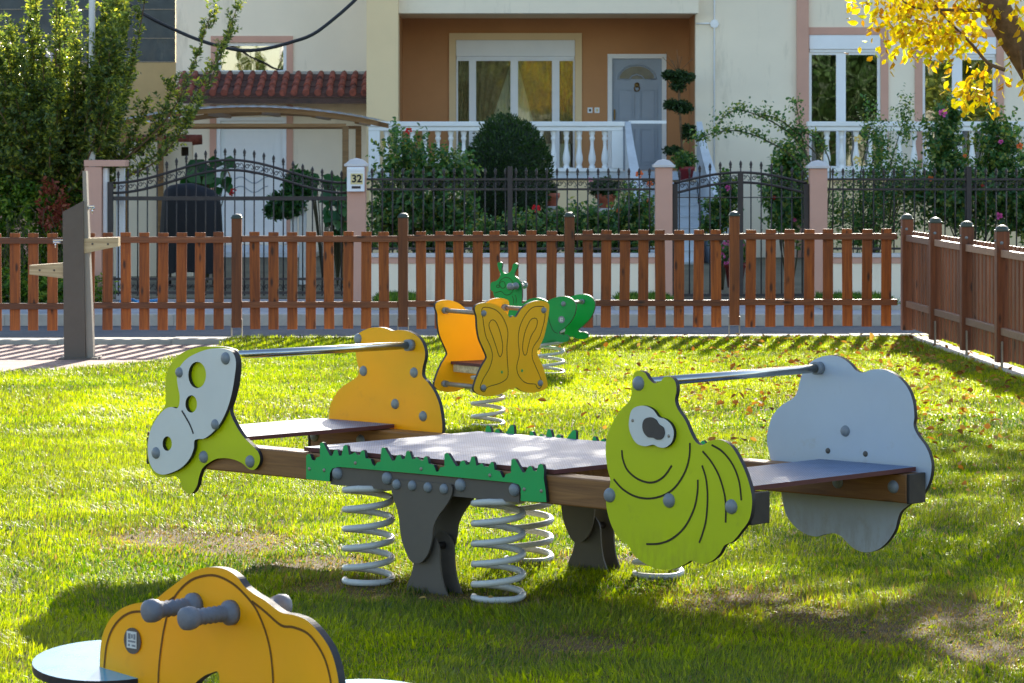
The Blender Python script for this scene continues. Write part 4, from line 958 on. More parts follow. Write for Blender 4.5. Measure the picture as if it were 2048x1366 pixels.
# porch door
def doorpanel(name, op, Y, mat, fr, fw, parent, arch=False):
    x0, x1, z0, z1 = op
    mb = MB(); mb.box(x0 + fw + .004, x1 - fw - .004, Y + .06, Y + .11, z0, z1 - fw - .004, 0)
    xa, xb = x0 + fw + .05, x1 - fw - .05; H = z1 - z0; xm = (xa + xb) / 2
    if arch:
        zb0, zb1 = z0 + .1, z0 + H * .36; zc0, zc1 = z0 + H * .42, z0 + H * .70
        for a, b, c, d in ((xa + .04, xm - .05, zb0, zb1), (xm + .05, xb - .04, zb0, zb1), (xa + .04, xm - .05, zc0, zc1), (xm + .05, xb - .04, zc0, zc1)):
            frame_rect(mb, a, b, c, d, .022, Y + .036, Y + .0598); mb.box(a + .05, b - .05, Y + .044, Y + .0598, c + .05, d - .05)
    else:
        frame_rect(mb, xa, xb, z0 + .15, z1 - fw - .18, .02, Y + .05, Y + .0598); frame_rect(mb, xa + .12, xb - .12, z0 + .4, z1 - fw - .4, .02, Y + .05, Y + .0598)
    o = mb.build(name, M[mat], parent)
    mb = MB(); frame_rect(mb, x0 + .002, x1 - .002, z0, z1, fw, Y - .02, Y + .12, 0, False); mb.build('frame', M[fr], o)
    return o, xm
dr, xm = doorpanel('door', Dm, YP, 'doorgrey', 'whitep', .085, house, True); dr['label'] = 'grey panelled porch door with a fan light'
zf = wz(158, YP)
mb = MB(); pts = [(xm + .33 * math.cos(a), zf + .24 * math.sin(a)) for a in [PI * k / 16 for k in range(17)]]
A = [Vector((x, YP + .052, z)) for x, z in pts]; mb.face(A); 
mb.build('fan_light', M['brass'] if 0 else M['glass2'] if 'glass2' in M else M['brass'], dr)
mb = MB(); mb.tube([(xm + .36 * math.cos(PI * k / 16), YP + .052, zf + .27 * math.sin(PI * k / 16)) for k in range(17)] + [(xm - .15, YP + .052, zf - .01), (xm - .09, YP + .052, zf + .06), (xm, YP + .052, zf + .09), (xm + .09, YP + .052, zf + .06), (xm + .15, YP + .052, zf - .01), (xm + .36, YP + .052, zf)], .014, 6); mb.build('fan_light_moulding', M['doorgrey'], dr)
mb = MB(); mb.lathe([(0, .03), (.035, .02), (.05, 0)], Matrix.Translation((xm, YP + .05, wz(170, YP))) @ Matrix.Rotation(PI / 2, 4, 'X'), 10); mb.tube([(xm + .05 * math.sin(a), YP + .035, wz(177, YP) - .05 * math.cos(a)) for a in [2 * PI * k / 14 for k in range(14)]], .012, 6, 0, True, True); mb.build('knocker', M['brass'], dr)
mb = MB(); mb.box(Dm[0] + .12, Dm[0] + .15, YP + .02, YP + .06, FL + .95, FL + 1.15, 0, .004); mb.build('handle', M['brass'], dr)
for k, px in enumerate((1180, 1194)):
    mb = MB(); mb.box(P_(px - 5, YP), P_(px + 5, YP), YP - .016, YP - .002, wz(226, YP), wz(215, YP), 0, .003); mb.box(P_(px - 2, YP), P_(px + 2, YP), YP - .021, YP - .016, wz(223, YP), wz(218, YP), 1); mb.build('wall_switch', [M['whitep'], M['plate'] if k else M['iron']], house)
da, xa_ = doorpanel('door', Da, YA, 'whitep', 'upvc', .07, house); da['label'] = 'white side door under the tiled canopy'
mb = MB()
for k, z in enumerate((.95, 1.12, 1.29)): mb.tube([(xa_ - .3 + .06 * i, YA + .05, z + .06 * math.sin(i * .75 + .4)) for i in range(11)], .009, 5)
mb.build('moulding', M['doorgrey'], da)
mb = MB(); mb.tube([(Da[0] + .2 + .05 * math.sin(PI * t / 6), YA + .03, 1.0 + .3 * t / 6) for t in range(7)], .012, 6); mb.build('handle', M['brass'], da)
mb = MB(); y0, y1 = YA - .035, YA - .002; tw = .12
mb.box(Da[0] - tw, Da[0] - .002, y0, y1, Da[2], wz(210, YA)); mb.build('trim', M['pinkr'], da); mb = MB(); mb.box(Da[1] + .002, Da[1] + tw, y0, y1, Da[2], wz(210, YA)); mb.build('trim', M['pinkr'], da)
mb = MB(); mb.box(Da[0] - .5, Da[1] + .6, YA - .9, YA - .003, -.3, -.19); mb.box(Da[0] - .3, Da[1] + .35, YA - .55, YA - .003, -.189, -.07); mb.build('door_step', M['marble'], house)
# white gate rail on the porch steps
mb = MB(); mb.box(wx(1258, YB), wx(1334, YB), YB + .2, YB + .24, wz(247, YB), wz(241, YB)); mb.build('porch_rail', M['whitep'], house)
# conduit and junction box
mb = MB(); mb.tube([(hx(1428.5), YH - .02, wz(420, YH)), (hx(1428.5), YH - .02, TOP - 1)], .017, 8); mb.tube([(hx(1392), YH - .02, wz(47, YH)), (hx(1428), YH - .02, wz(47, YH))], .017, 8); mb.build('conduit', M['upvc'], house)
mb = MB(); mb.lathe([(0, .06), (.075, .055), (.082, .04), (.082, 0)], Matrix.Translation((hx(1428.5), YH - .002, wz(48, YH))) @ Matrix.Rotation(PI / 2, 4, 'X'), 8, 0, False); mb.build('junction_box', M['upvc'], house)
# balustrades
mb = MB(); zb0, zb1 = FL + .06, wz(262, YB); hgt = zb1 - zb0
prof = [(.055, 0), (.055, .06), (.038, .08), (.05, .12), (.066, .22), (.062, .32), (.04, .5), (.032, .62), (.034, .74), (.05, .78), (.05, .82), (.036, .86), (.052, .92), (.055, 1.0)]
mb.lathe([(r, z * hgt) for r, z in prof], n=12); bal_me = meshonly('baluster', mb, M['whitep'])
def balustrade(x0, x1, n, label, ends=True):
    mb = MB(); mb.box(x0, x1, YB - .02, YB + .2, zb1, zb1 + .08, 0, .012); mb.box(x0 - .03, x1 + .03, YB - .05, YB + .23, zb1 + .081, wz(243, YB), 0, .012); mb.box(x0, x1, YB, YB + .18, FL - .002, zb0, 0, .006)
    if ends:
        for x in (x0, x1 - .2): mb.box(x + .001, x + .2, YB - .015, YB + .195, zb0, zb1)
    o = mb.build('balustrade', M['whitep'], house); o['label'] = label
    for k in range(n):
        x = x0 + .25 + (x1 - x0 - .5) * (k + .3) / (n - .4)
        link('baluster', bal_me, o, (x, YB + .09, zb0))
balustrade(hx(737, YB), hx(1246, YB), 18, 'white balustrade along the porch')
balustrade(hx(1618, YB), 13.9, 32, 'white balustrade behind the right hand roses', False)
# steps
sx0, sx1 = hx(1258, YB), hx(1392, YB)
mb = MB()
for k in range(8):
    z1 = FL - .19 * (k + 1) + .004 ; y1 = YB + .045 - .28 * k; mb.box(sx0 - .03 * k * 0, sx1 + .04 * k * 0 , y1 - .285, y1, -.3, z1 - .03, 1); mb.box(sx0, sx1, y1 - .31, y1 - .002, z1 - .0295, z1, 0, .004)
st = mb.build('staircase', [M['marble'], M['marble']], house)
for xt, dx in ((sx0 - .07, .10), (sx1 + .012, .24)):
    mb = MB(); n = 10; A = []; Bq = []
    for k in range(n + 1):
        t = k / n; y = YB + .1 - 2.3 * t; x = xt + dx * t * t; zt_ = wz(243, YB) - 1.45 * t
        A.append([Vector((x, y, zt_)), Vector((x + .10 + .12 * t, y, zt_)), Vector((x + .10 + .12 * t, y, -.3)), Vector((x, y, -.3))])
    for a, b in zip(A, A[1:]):
        for q in range(4): mb.face((a[q], a[(q + 1) % 4], b[(q + 1) % 4], b[q]))
    mb.face(A[0]); mb.face(A[-1][::-1]); mb.build('stair_wall', M['marble'], st)
# tiled canopy
x0, x1 = wx(350, 58.9), wx(733, 58.9); ya, yf = YA - .005, 58.85; za, zf_ = wz(149, YA), wz(189, yf)
mb = MB(); mb.face([Vector((x0, yf, zf_)), Vector((x1, yf, zf_)), Vector((x1, ya, za)), Vector((x0, ya, za))], 1); mb.face([Vector((x0, yf, zf_ - .05)), Vector((x0, ya, za - .05)), Vector((x1, ya, za - .05)), Vector((x1, yf, zf_ - .05))], 1)
mb.face([Vector((x0, yf, zf_)), Vector((x1, yf, zf_)), Vector((x1, yf, zf_ - .05)), Vector((x0, yf, zf_ - .05))], 1)
nC = 17; sl = Vector((0, ya - yf, za - zf_))
for c in range(nC):
    xc = x0 + .06 + (x1 - x0 - .1) * c / (nC - 1)
    for r in range(3):
        p = Vector((xc + random.uniform(-.008, .008), yf - .03, zf_)) + sl * (r / 3); q = Vector((xc, yf - .03, zf_)) + sl * ((r + 1.18) / 3)
        mb.tube([p + Vector((0, 0, .03)), q + Vector((0, 0, .008))], [.064, .052], 10, 0)
    if c < nC - 1:
        for r in range(3):
            xm_ = xc + (x1 - x0 - .1) / (nC - 1) / 2; p = Vector((xm_, yf - .01, zf_)) + sl * (r / 3); q = p + sl * .36
            w_ = .07; mb.face([p + Vector((-w_, 0, .035)), p + Vector((w_, 0, .035)), q + Vector((w_, 0, .008)), q + Vector((-w_, 0, .008))], 1); mb.face([p + Vector((-w_, 0, .035)), p + Vector((w_, 0, .035)), p + Vector((w_, 0, .0)), p + Vector((-w_, 0, .0))], 1)
can = mb.build('canopy_roof', [M['tile'], M['tiledark']], house)
mb = MB(); mb.box(x0 + .15, x1, yf + .03, yf + .12, wz(207, yf), zf_ - .052); mb.build('fascia_beam', M['darkwood'], can)
mb = MB(); mb.box(x0, x1, YA - .03, YA - .003, za - .01, za + .06, 0, .01); mb.build('flashing', M['concrete'], can)

# ---- neighbours at the far left
nb = thing('house', (-9, 66, -.275), 'neighbouring building with dark glazed upper floor behind the leafy tree at the left', 'house')
mb = MB(); mb.box(-16, wx(352, 66), 66, 72, -.3, wz(125, 66)); mb.build('wall', surf('tan_render', lin(190, 164, 118), .9, .1, 1.5), nb)
mb = MB(); mb.box(-16, wx(350, 66), 66.05, 72, wz(125, 66) + .003, 5.6); mb.build('glazed_floor', M['netting'], nb)
mb = MB()
for z in (wz(125, 66), wz(78, 66), wz(20, 66)): mb.box(-16, wx(351, 66), 66.02, 66.048, z + .01, z + .022)
mb.build('glazing_bar', M['zinc'], nb)
nb2 = thing('shed', (-9.3, 56, -.275), 'low shed with a grey pink tiled roof behind the leafy tree at the far left', 'shed')
mb = MB(); mb.box(-13, wx(95, 56), 55, 58, -.3, wz(190, 56)); mb.build('wall', M['pinkr'], nb2)
mb = MB(); xx0, xx1 = -13.1, wx(100, 56); mb.face([(xx0, 54.7, wz(186, 56)), (xx1, 54.7, wz(186, 56)), (xx1, 57, wz(92, 57)), (xx0, 57, wz(92, 57))]); mb.face([(xx0, 59, wz(186, 56)), (xx0, 57, wz(92, 57)), (xx1, 57, wz(92, 57)), (xx1, 59, wz(186, 56))])
for k in range(22):
    x = xx0 + .1 + k * .2
    if x < xx1: mb.tube([(x, 54.65, wz(186, 56) + .03), (x, 57, wz(92, 57) + .03)], .06, 8)
mb.build('roof', M['tiledark'] if 0 else surf('faded_tile', lin(168, 150, 148), .8, .2, 8), nb2)

# ---- yard wall with tile coping, pergola, covered grill
yw = thing('yard_wall', (wx(300, 50), 50, -.275), 'cream yard wall with slots and a rounded clay coping behind the driveway gate', 'wall')
def slot(px0, px1): return (wx(px0, 50), wx(px1, 50), wz(312, 50), wz(294, 50))
mb = MB(); holed_wall(mb, wx(205, 50), wx(384, 50), -.3, wz(284, 50), 50, .22, [slot(274, 289), slot(328, 336), slot(362, 377)]); mb.build('wall', M['cream'], yw)
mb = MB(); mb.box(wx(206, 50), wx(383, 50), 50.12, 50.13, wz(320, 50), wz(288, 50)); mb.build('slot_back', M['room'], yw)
mb = MB(); xx = wx(200, 50)
while xx < wx(380, 50): mb.tube([(xx, 50.1, wz(280, 50)), (xx + .2, 50.1, wz(280, 50) + .008)], [.085, .075], 10); xx += .17
mb.build('coping', M['tile'], yw)
pg = thing('pergola', (wx(480, 47), 49, -.275), 'timber carport with a low arched roof above the driveway gate', 'pergola')
def arch(y, dz, n=24, x0=238, x1=756):
    out = []
    for k in range(n + 1):
        t = k / n; px = x0 + (x1 - x0) * t; s = math.sin(PI * min(1, max(0, (t * .94 + .03)))); py = 247 - 33 * s ** .8; out.append(Vector((wx(px, 47), y, wz(py, 47) + dz)))
    return out
mb = MB()
for y in (47, 51):
    for a, b in zip(arch(y, 0), arch(y, 0)[1:]):
        vs = [a, b, b - Vector((0, 0, .075)), a - Vector((0, 0, .075))]; v2 = [v + Vector((0, .07, 0)) for v in vs]
        mb.face(vs); mb.face(v2[::-1]); mb.face((vs[0], v2[0], v2[1], vs[1])); mb.face((vs[3], vs[2], v2[2], v2[3]))
    mb.box(wx(310, 47), wx(692, 47), y + .005, y + .06, wz(254, 47), wz(247, 47))
for k in (3, 8, 13, 18, 22):
    p = arch(47, -.1)[k]; mb.box(p.x - .03, p.x + .03, 47.071, 50.999, p.z, p.z + .06)
mb.build('roof_frame', M['tanwood'], pg)
mb = MB(); a0, a1 = arch(46.85, .02, 48), arch(51.2, .02, 48)
for i in range(48):
    d = Vector((0, 0, .012 * (i % 2))); e = Vector((0, 0, .012 * ((i + 1) % 2))); mb.face((a0[i] + d, a0[i + 1] + e, a1[i + 1] + e, a1[i] + d)); th = Vector((0, 0, .022)); mb.face((a0[i] + d - th, a0[i + 1] + e - th, a0[i + 1] + e, a0[i] + d))
mb.build('roof_sheet', M['sheet'], pg)
pm = MB(); pm.box(-.045, .045, -.045, .045, 0, 1, 0, .003); pst = meshonly('post', pm, M['tanwood'])
for px, y in ((691, 47.05), (717, 51.02), (249, 47.05), (321, 49.85)):
    o = link('post', pst, pg, (wx(px, y), y, -.28)); o.scale = (1, 1, wz(252, y) + .28)
gl = thing('covered_grill', (wx(380, 46), 46.2, -.275), 'black cloth cover draped over a garden grill behind the driveway gate', 'grill cover')
mb = MB(); n = 56; rings = []; zt_, zb_ = wz(366, 46), wz(545, 46)
for j, (k, s) in enumerate(((0, .0), (.01, .45), (.03, .72), (.08, .88), (.2, .96), (.45, 1.0), (.75, 1.03), (1, 1.06))):
    row = []
    for i in range(n):
        a = 2 * PI * i / n; c, q = math.cos(a), math.sin(a); ex = .55
        fold = 1 + .035 * k * math.sin(11 * a + 2 * j * .2) + .02 * k * math.sin(23 * a)
        X = .43 * s * abs(c) ** ex * (1 if c > 0 else -1) * fold; Yv = .3 * s * abs(q) ** ex * (1 if q > 0 else -1) * fold
        z = zt_ + (zb_ - zt_) * k - .10 * max(0, X / .43) * (1 - k) + (.02 * math.sin(7 * a) if j == 7 else 0)
        row.append(mb.bm.verts.new((wx(380, 46) + X, 46.25 + Yv, z)))
    rings.append(row)
for a, b in zip(rings, rings[1:]):
    for i in range(n):
        f = mb.bm.faces.new((a[i], a[(i + 1) % n], b[(i + 1) % n], b[i])); f.smooth = True
mb.build('cover', M['cloth'], gl)
mb = MB()
for sx in (-.33, .33):
    for sy in (-.2, .2): mb.tube([(wx(380, 46) + sx, 46.25 + sy, -.275), (wx(380, 46) + sx, 46.25 + sy, zb_ + .1)], .02, 8)
mb.build('leg', M['iron'], gl)

# ---- pillars, low walls, iron fences and gates
PY = 42.0; PB_ = -.29
def pX(px): return wx(px, PY)
def pZ(py): return wz(py, PY)
def pillar(px0, px1, pytop, label, capw=6):
    c = thing('gate_pillar', (pX((px0 + px1) / 2), PY + .12, PB_), label, 'pillar', 'pink gate pillars')
    x0, x1 = pX(px0), pX(px1); w = x1 - x0; mb = MB(); mb.box(x0, x1, PY, PY + w, PB_, pZ(pytop + 17), 0, .006); mb.build('shaft', M['pinkr'], c)
    mb = MB(); m = .035; xc = (x0 + x1) / 2; yc = PY + w / 2; zc = pZ(pytop + 17); r = w / 2 + m
    mb.box(x0 - m, x1 + m, PY - m, PY + w + m, zc + .001, zc + .035, 0, .006); mb.lathe([(r * 1.3, zc + .034), (r * .75, zc + .09), (0, pZ(pytop))], Matrix.Translation((xc, yc, 0)), 4, 0, False, PI / 4)
    mb.build('cap', M['capst'], c); return c
pillar(694, 731, 316, 'pink gate pillar with a white pyramid cap, bearing the letter box')
pillar(1311, 1345, 318, 'pink gate pillar with a white cap, left of the small garden gate')
pillar(1620, 1655, 320, 'pink gate pillar with a white cap, right of the small garden gate')
c = thing('gate_pillar', (pX(186), PY + .12, PB_), 'pink pillar with a flat lintel at the left end of the driveway gate', 'pillar')
mb = MB(); mb.box(pX(169), pX(203), PY, PY + .3, PB_, pZ(334), 0, .006); mb.build('shaft', M['pinkr'], c)
mb = MB(); mb.box(pX(168), pX(251), PY - .01, PY + .4, pZ(333), pZ(320), 0, .005); mb.build('lintel', M['pinkr'], c)
mb = MB(); mb.box(pX(204), pX(213), PY + .1, PY + .3, PB_, pZ(336), 0, .005); mb.box(pX(226), pX(243), PY + .32, PY + .42, PB_, pZ(336), 0, .005); mb.build('side_board', M['whitep'], c)
mbx = thing('letter_box', (pX(712), PY - .06, pZ(383)), 'white metal letter box numbered 32 on the gate pillar', 'letter box')
mb = MB(); mb.box(pX(694.5), pX(729.5), PY - .1, PY - .004, pZ(383), pZ(334), 0, .008); mb.box(pX(695), pX(729), PY - .112, PY - .098, pZ(342), pZ(336), 0, .002); mb.build('body', M['upvc'], mbx)
mb = MB(); mb.box(pX(702), pX(726.5), PY - .107, PY - .101, pZ(368.5), pZ(347), 0, .001); np_ = mb.build('number_plate', M['plate'], mbx)
tm = text_mesh('numerals', '32', .135, .002, M['ink'], .004); link('numerals', tm, np_, (pX(714.3), PY - .110, pZ(357.8)), (PI / 2, 0, 0))
mb = MB(); mb.box(pX(704), pX(722), PY - .105, PY - .1005, pZ(377), pZ(372)); mb.build('slot', M['iron'], mbx)
def low_wall(x0, x1, label):
    w = thing('garden_wall', ((x0 + x1) / 2, PY, PB_), label, 'wall', 'low garden walls')
    mb = MB(); mb.box(x0, x1, PY + .03, PY + .2, PB_, pZ(527) - .001); mb.build('plinth', M['cream'], w)
    mb = MB(); mb.box(x0, x1, PY + .015, PY + .215, pZ(527), pZ(515)); mb.build('band', M['pinkr'], w)
    mb = MB(); mb.box(x0, x1, PY - .01, PY + .24, pZ(515) + .001, pZ(507), 0, .006); mb.build('coping', M['capst'], w)
low_wall(pX(731) + .003, pX(1311) - .003, 'low cream garden wall with a pink band, between the letter box pillar and the small gate')
low_wall(pX(1655) + .003, 12, 'low cream garden wall with a pink band, right of the small gate')
def spear(mb, x, y, z0, z1, r=.009):
    """bar with a leaf shaped finial"""
    mb.tube([(x, y, z0), (x, y, z1 - .10)], r, 6)
    mb.lathe([(r, z1 - .10), (.019, z1 - .095), (.012, z1 - .08), (.021, z1 - .055), (.016, z1 - .03), (0, z1)], Matrix.Translation((x, y, 0)), 6)
def scroll_mesh(w, h):
    mb = MB(); pts = []
    for k in range(22):
        t = k / 21; a = 2.6 * PI * (1 - t); r = .5 * h * (.18 + .34 * t); pts.append((-w * .2 + r * math.cos(a), 0, r * math.sin(a)))
    pts += [(w * .12, 0, h * .28), (w * .34, 0, h * .1), (w * .42, 0, -h * .2), (w * .3, 0, -h * .36), (w * .2, 0, -h * .2)]
    mb.tube(pts, .0055, 5); return meshonly('scroll', mb, M['iron'])
scr = scroll_mesh(.125, .12)
def iron_fence(px0, px1, label, npost):
    f = thing('iron_fence', (pX((px0 + px1) / 2), PY + .11, pZ(506)), label, 'fence', 'iron fences on the garden walls'); y = PY + .11
    for py in (358, 378, 497): mb = MB(); mb.box(pX(px0), pX(px1), y - .018, y + .018, pZ(py + 3), pZ(py - 1.5)); mb.build('rail', M['iron'], f)
    mb = MB(); spear(mb, 0, 0, pZ(506), pZ(335)); sm = meshonly('bar', mb, M['iron'])
    n = int((px1 - px0) / 20.2)
    for k in range(n):
        px = px0 + (px1 - px0) * (k + .5) / n
        link('bar', sm, f, (pX(px), y, 0)); link('scroll', scr, f, (pX(px + 10), y - .004, pZ(368)))
    for px in npost:
        mb = MB(); mb.box(pX(px) - .033, pX(px) + .033, y - .03, y + .03, pZ(506), pZ(333), 0, .004); mb.build('post', M['iron'], f)
iron_fence(733, 1310, 'dark iron fence with spear tops above the wall in front of the porch', (1020,))
iron_fence(1657, 2230, 'dark iron fence with spear tops tangled in the roses at the right', (1940,))
def gate(px0, px1, ya, yb, amp, mid, label, name, n, posts_, ybot=592, gap=20, sgaps=20):
    g = thing(name, (pX((px0 + px1) / 2), PY + .1, PB_), label, 'gate'); y = PY + .1
    prof_ = lambda px: ya - amp * (.5 - .5 * math.cos(2 * PI * (px - px0) / (px1 - px0))) if amp > 0 else ya
    if yb: prof_ = lambda px: ya - amp * math.sin(PI * (px - px0) / (px1 - px0))
    for d in (0, gap):
        mb = MB(); pts = [(pX(px0 + (px1 - px0) * k / 32), y, pZ(prof_(px0 + (px1 - px0) * k / 32) + d)) for k in range(33)]
        mb.tube(pts, .017, 6); mb.build('arched_rail', M['iron'], g)
    for py, h in mid: mb = MB(); mb.box(pX(px0), pX(px1), y - .02, y + .02, pZ(py + h), pZ(py)); mb.build('rail', M['iron'], g)
    for k in range(n):
        px = px0 + (px1 - px0) * (k + .5) / n
        mb = MB(); spear(mb, pX(px), y, pZ(ybot), pZ(prof_(px) - 25)); mb.build('bar', M['iron'], g)
        link('scroll', scr, g, (pX(px + (px1 - px0) / n / 2), y - .004, pZ(prof_(px + (px1 - px0) / n / 2) + gap / 2)))
    if name == 'driveway_gate':
        for k in range(n):
            px = px0 + (px1 - px0) * (k + 1) / n
            link('scroll', scr, g, (pX(px), y - .004, pZ(574)))
    for px, top in posts_:
        mb = MB(); mb.box(pX(px) - .035, pX(px) + .035, y - .035, y + .035, pZ(ybot), pZ(top), 0, .004); mb.build('post', M['iron'], g)
gate(225, 692, 366, None, 46, ((393, 8), (556, 5), (583, 6)), 'wide dark iron driveway gate with an arched top rail', 'driveway_gate', 24, ((219, 364),))
gate(1349, 1616, 367, 1, 22, ((588, 6), (394, 2)), 'small dark iron garden gate with an arched top beside the stairs', 'garden_gate', 13, ((1482, 343), (1351, 368), (1614, 368)))
# verges
def verge(px0, px1, label):
    v = MB(); x0, x1 = wx(px0, 40.6), wx(px1, 40.6); y0, y1 = 39.6, 41.6
    for a, b, c, d in ((x0, x1, y0, y0 + .1), (x0, x1, y1 - .1, y1), (x0, x0 + .1, y0 + .101, y1 - .101), (x1 - .1, x1, y0 + .101, y1 - .101)): v.box(a, b, c, d, -.4, -.225, 0, .006)
    tag(v.build('verge_kerb', M['concrete']), label + ', kerb', 'kerb', None, 'structure')
    n = 5000; P = np.stack([RNG.uniform(x0 + .1, x1 - .1, n), RNG.uniform(y0 + .1, y1 - .1, n), np.full(n, -.3)], 1); D = RNG.normal(0, .4, (n, 3)); D[:, 2] = 1; Nn = RNG.normal(0, 1, (n, 3))
    tag(link('verge_grass', leafquads(P, D, Nn, RNG.uniform(.08, .2, n), np.full(n, .02), RNG.uniform(0, .8, n), M['l_ivy'], 'verge_grass')), label, 'grass', None, 'stuff')
verge(742, 842, 'grass verge in the pavement left of the butterfly rider'); verge(1225, 1350, 'grass verge in the pavement before the small gate'); verge(1630, 1790, 'grass verge in the pavement at the fence corner')
# hose, pole, cable
mb = MB(); mb.tube([Vector((wx(240 + 75 * t + 6 * math.sin(9 * t), 41.4), 41.4 + .15 * math.sin(7 * t), -.27 + .02 * abs(math.sin(5 * t)))) for t in [k / 40 for k in range(41)]], .02, 8)
tag(mb.build('garden_hose', M['blue'], None, loc=(wx(275, 41.4), 41.4, -.27)), 'blue garden hose lying before the driveway gate', 'hose')
mb = MB(); mb.tube([(wx(184, 42.6), 42.6, -.3), (wx(184, 42.6), 42.6, 6.5)], [.045, .038], 12); tag(mb.build('utility_pole', M['pole'], None, loc=(wx(184, 42.6), 42.6, -.29)), 'slim white pole standing in front of the leafy tree', 'pole')
cp_ = crom([(-1.75, 58.25, 6.4), tuple(W(760, -60, 53)), tuple(W(650, 52, 52)), tuple(W(580, 85, 52)), tuple(W(500, 101, 52)), tuple(W(430, 90, 52)), tuple(W(355, 62, 52)), tuple(W(260, 10, 52)), tuple(W(150, -90, 54)), (-12, 66.1, 5.4)], 6, False)
mb = MB(); mb.tube(cp_, .028, 8); tag(mb.build('overhead_cable', M['wire'], None, loc=cp_[18]), 'thick black cable sagging in front of the house', 'cable')
# ================================================================== PLANTS
def unit(v): return v / (np.linalg.norm(v, axis=1, keepdims=True) + 1e-9)
def twig_leaves(P0, P1, per, L, spread=.9, t0=.1):
    """leaves set along twigs P0->P1"""
    n = len(P0); t = np.tile((np.arange(per) + .5) / per, n) * (1 - t0) + t0; t = np.clip(t + RNG.normal(0, .03, n * per), 0, 1)
    A = np.repeat(P0, per, 0); Bq = np.repeat(P1, per, 0); d = unit(Bq - A)
    R = RNG.normal(0, 1, (n * per, 3)); R = unit(R - d * (R * d).sum(1, keepdims=True))
    D = unit(d * (1 - .55 * spread) + R * spread * .9)
    Nn = unit(d + .6 * RNG.normal(0, 1, (n * per, 3)))
    return A + (Bq - A) * t[:, None], D, Nn
def leafobj(name, P, D, Nn, L, ar, mat, parent, var=None):
    n = len(P); ll = L * RNG.uniform(.65, 1.2, n); v = RNG.uniform(0, 1, n) if var is None else np.clip(var, 0, 1)
    off = np.array(wloc(parent)) if parent else np.zeros(3)
    return link(name, leafquads(P - off, D, Nn, ll, ll * ar, v, mat, name), parent)
def ellipsoid_twigs(els, tl, up=.35, shell=.45, noise=.0, seed=0):
    P0, P1 = [], []
    for cx, cy, cz, rx, ry, rz, n in els:
        u = unit(RNG.normal(0, 1, (n, 3))); r = RNG.uniform(shell ** 3, 1, n) ** (1 / 3)
        lump = 1 + noise * np.sin(3.1 * u[:, 0] * 2 + seed) * np.sin(2.7 * u[:, 2] * 2 + 1.3 * seed) + noise * .6 * np.sin(7 * u[:, 1] + 5 * u[:, 0] + seed)
        p = u * (r * lump)[:, None] * np.array([rx, ry, rz]) + np.array([cx, cy, cz])
        d = unit(u + np.array([0, 0, up]) + RNG.normal(0, .35, (n, 3)))
        P0.append(p - d * tl * .6); P1.append(p + d * tl * .4)
    return np.concatenate(P0), np.concatenate(P1)
def branches(mb, base, P0, k, r0, r1=.004, bend=.15):
    for i in RNG.choice(len(P0), min(k, len(P0)), replace=False):
        b, e = Vector(base), Vector(P0[i]); m = (b + e) / 2 + Vector((random.uniform(-1, 1) * bend, random.uniform(-1, 1) * bend, (e - b).length * .12))
        pts = crom([tuple(b), tuple(m), tuple(e)], 4, False); q = len(pts); mb.tube(pts, [r0 + (r1 - r0) * j / (q - 1) for j in range(q)], 5)
def bush(name, label, cat, els, L, ar, mat, per=8, tl=.25, up=.35, shell=.45, noise=.0, base=None, nst=10, r0=.015, seed=0, group=None, spread=.9):
    c = els[0]; bz = base[2] if base else c[2] - c[5]
    b = base or (c[0], c[1], bz)
    t = thing(name, b, label, cat, group)
    P0, P1 = ellipsoid_twigs(els, tl, up, shell, noise, seed)
    leafobj('foliage', *twig_leaves(P0, P1, per, L, spread), L, ar, M[mat], t)
    mb = MB(); branches(mb, b, P0, nst, r0); mb.build('stems', M['stem'], t)
    return t
def flower_mesh(mat, r=.05):
    mb = MB()
    for k in range(14):
        lay = k // 5; a = k * 2.4; rr = r * (.35 + .3 * (2 - lay)); tilt = .5 + .3 * lay
        c = Vector((math.cos(a) * rr * .5, math.sin(a) * rr * .5, r * .15 * lay)); s = Vector((-math.sin(a), math.cos(a), 0)); o = Vector((math.cos(a) * math.cos(tilt), math.sin(a) * math.cos(tilt), math.sin(tilt)))
        w = r * (.75 - .15 * lay); pts = [c - s * w * .3, c + s * w * .3, c + s * w * .55 + o * w * .7, c + o * w * 1.05, c - s * w * .55 + o * w * .7]; mb.face(pts, 0, True)
    return meshonly('flower', mb, mat)
FL_ = {k: flower_mesh(M[k]) for k in ('rosered', 'roseor', 'rosepk', 'rosecr')}
def flowers(t, lst, Y):
    for px, py, k, s in lst:
        o = link('flower', FL_[k], t, W(px, py, Y), (PI / 2 + random.uniform(-.5, .1), random.uniform(-.5, .5), random.uniform(-.5, .5))); o.scale = (s * .7,) * 3

# ---- leafy tree at the left
TY = 43.2; tb = Vector((wx(105, TY), TY, -.3))
lt = thing('leafy_tree', tb, 'big evergreen tree with upright leafy shoots left of the tiled canopy, sunlit at the top', 'tree')
core = W(135, 350, TY)
ends = []
for k in range(105):
    a = random.uniform(-1.0, 1.0) * 1.25; el = random.uniform(.45 if a > .1 else 0, 1.35); ln = random.uniform(1.1, 2.5)
    ends.append(core + Vector((max(-9, min(.72, math.sin(a) * math.cos(el * .75) * ln * 1.05 - .1)), random.uniform(-1.0, 1.0), (.1 + math.sin(el)) * ln * 1.15)))
for px, py in ((478, 5), (462, 62), (425, 20), (385, 228), (350, 165), (300, -60), (-40, 80), (-60, 20), (-60, 200), (20, 60), (60, -20), (120, -60), (200, -90), (250, -60), (-70, 280), (290, 215), (-75, 350), (-40, 400), (0, 420), (-60, 120)): ends.append(W(px, py, TY + random.uniform(-.5, .2)))
tw0, tw1 = [], []; mb = MB()
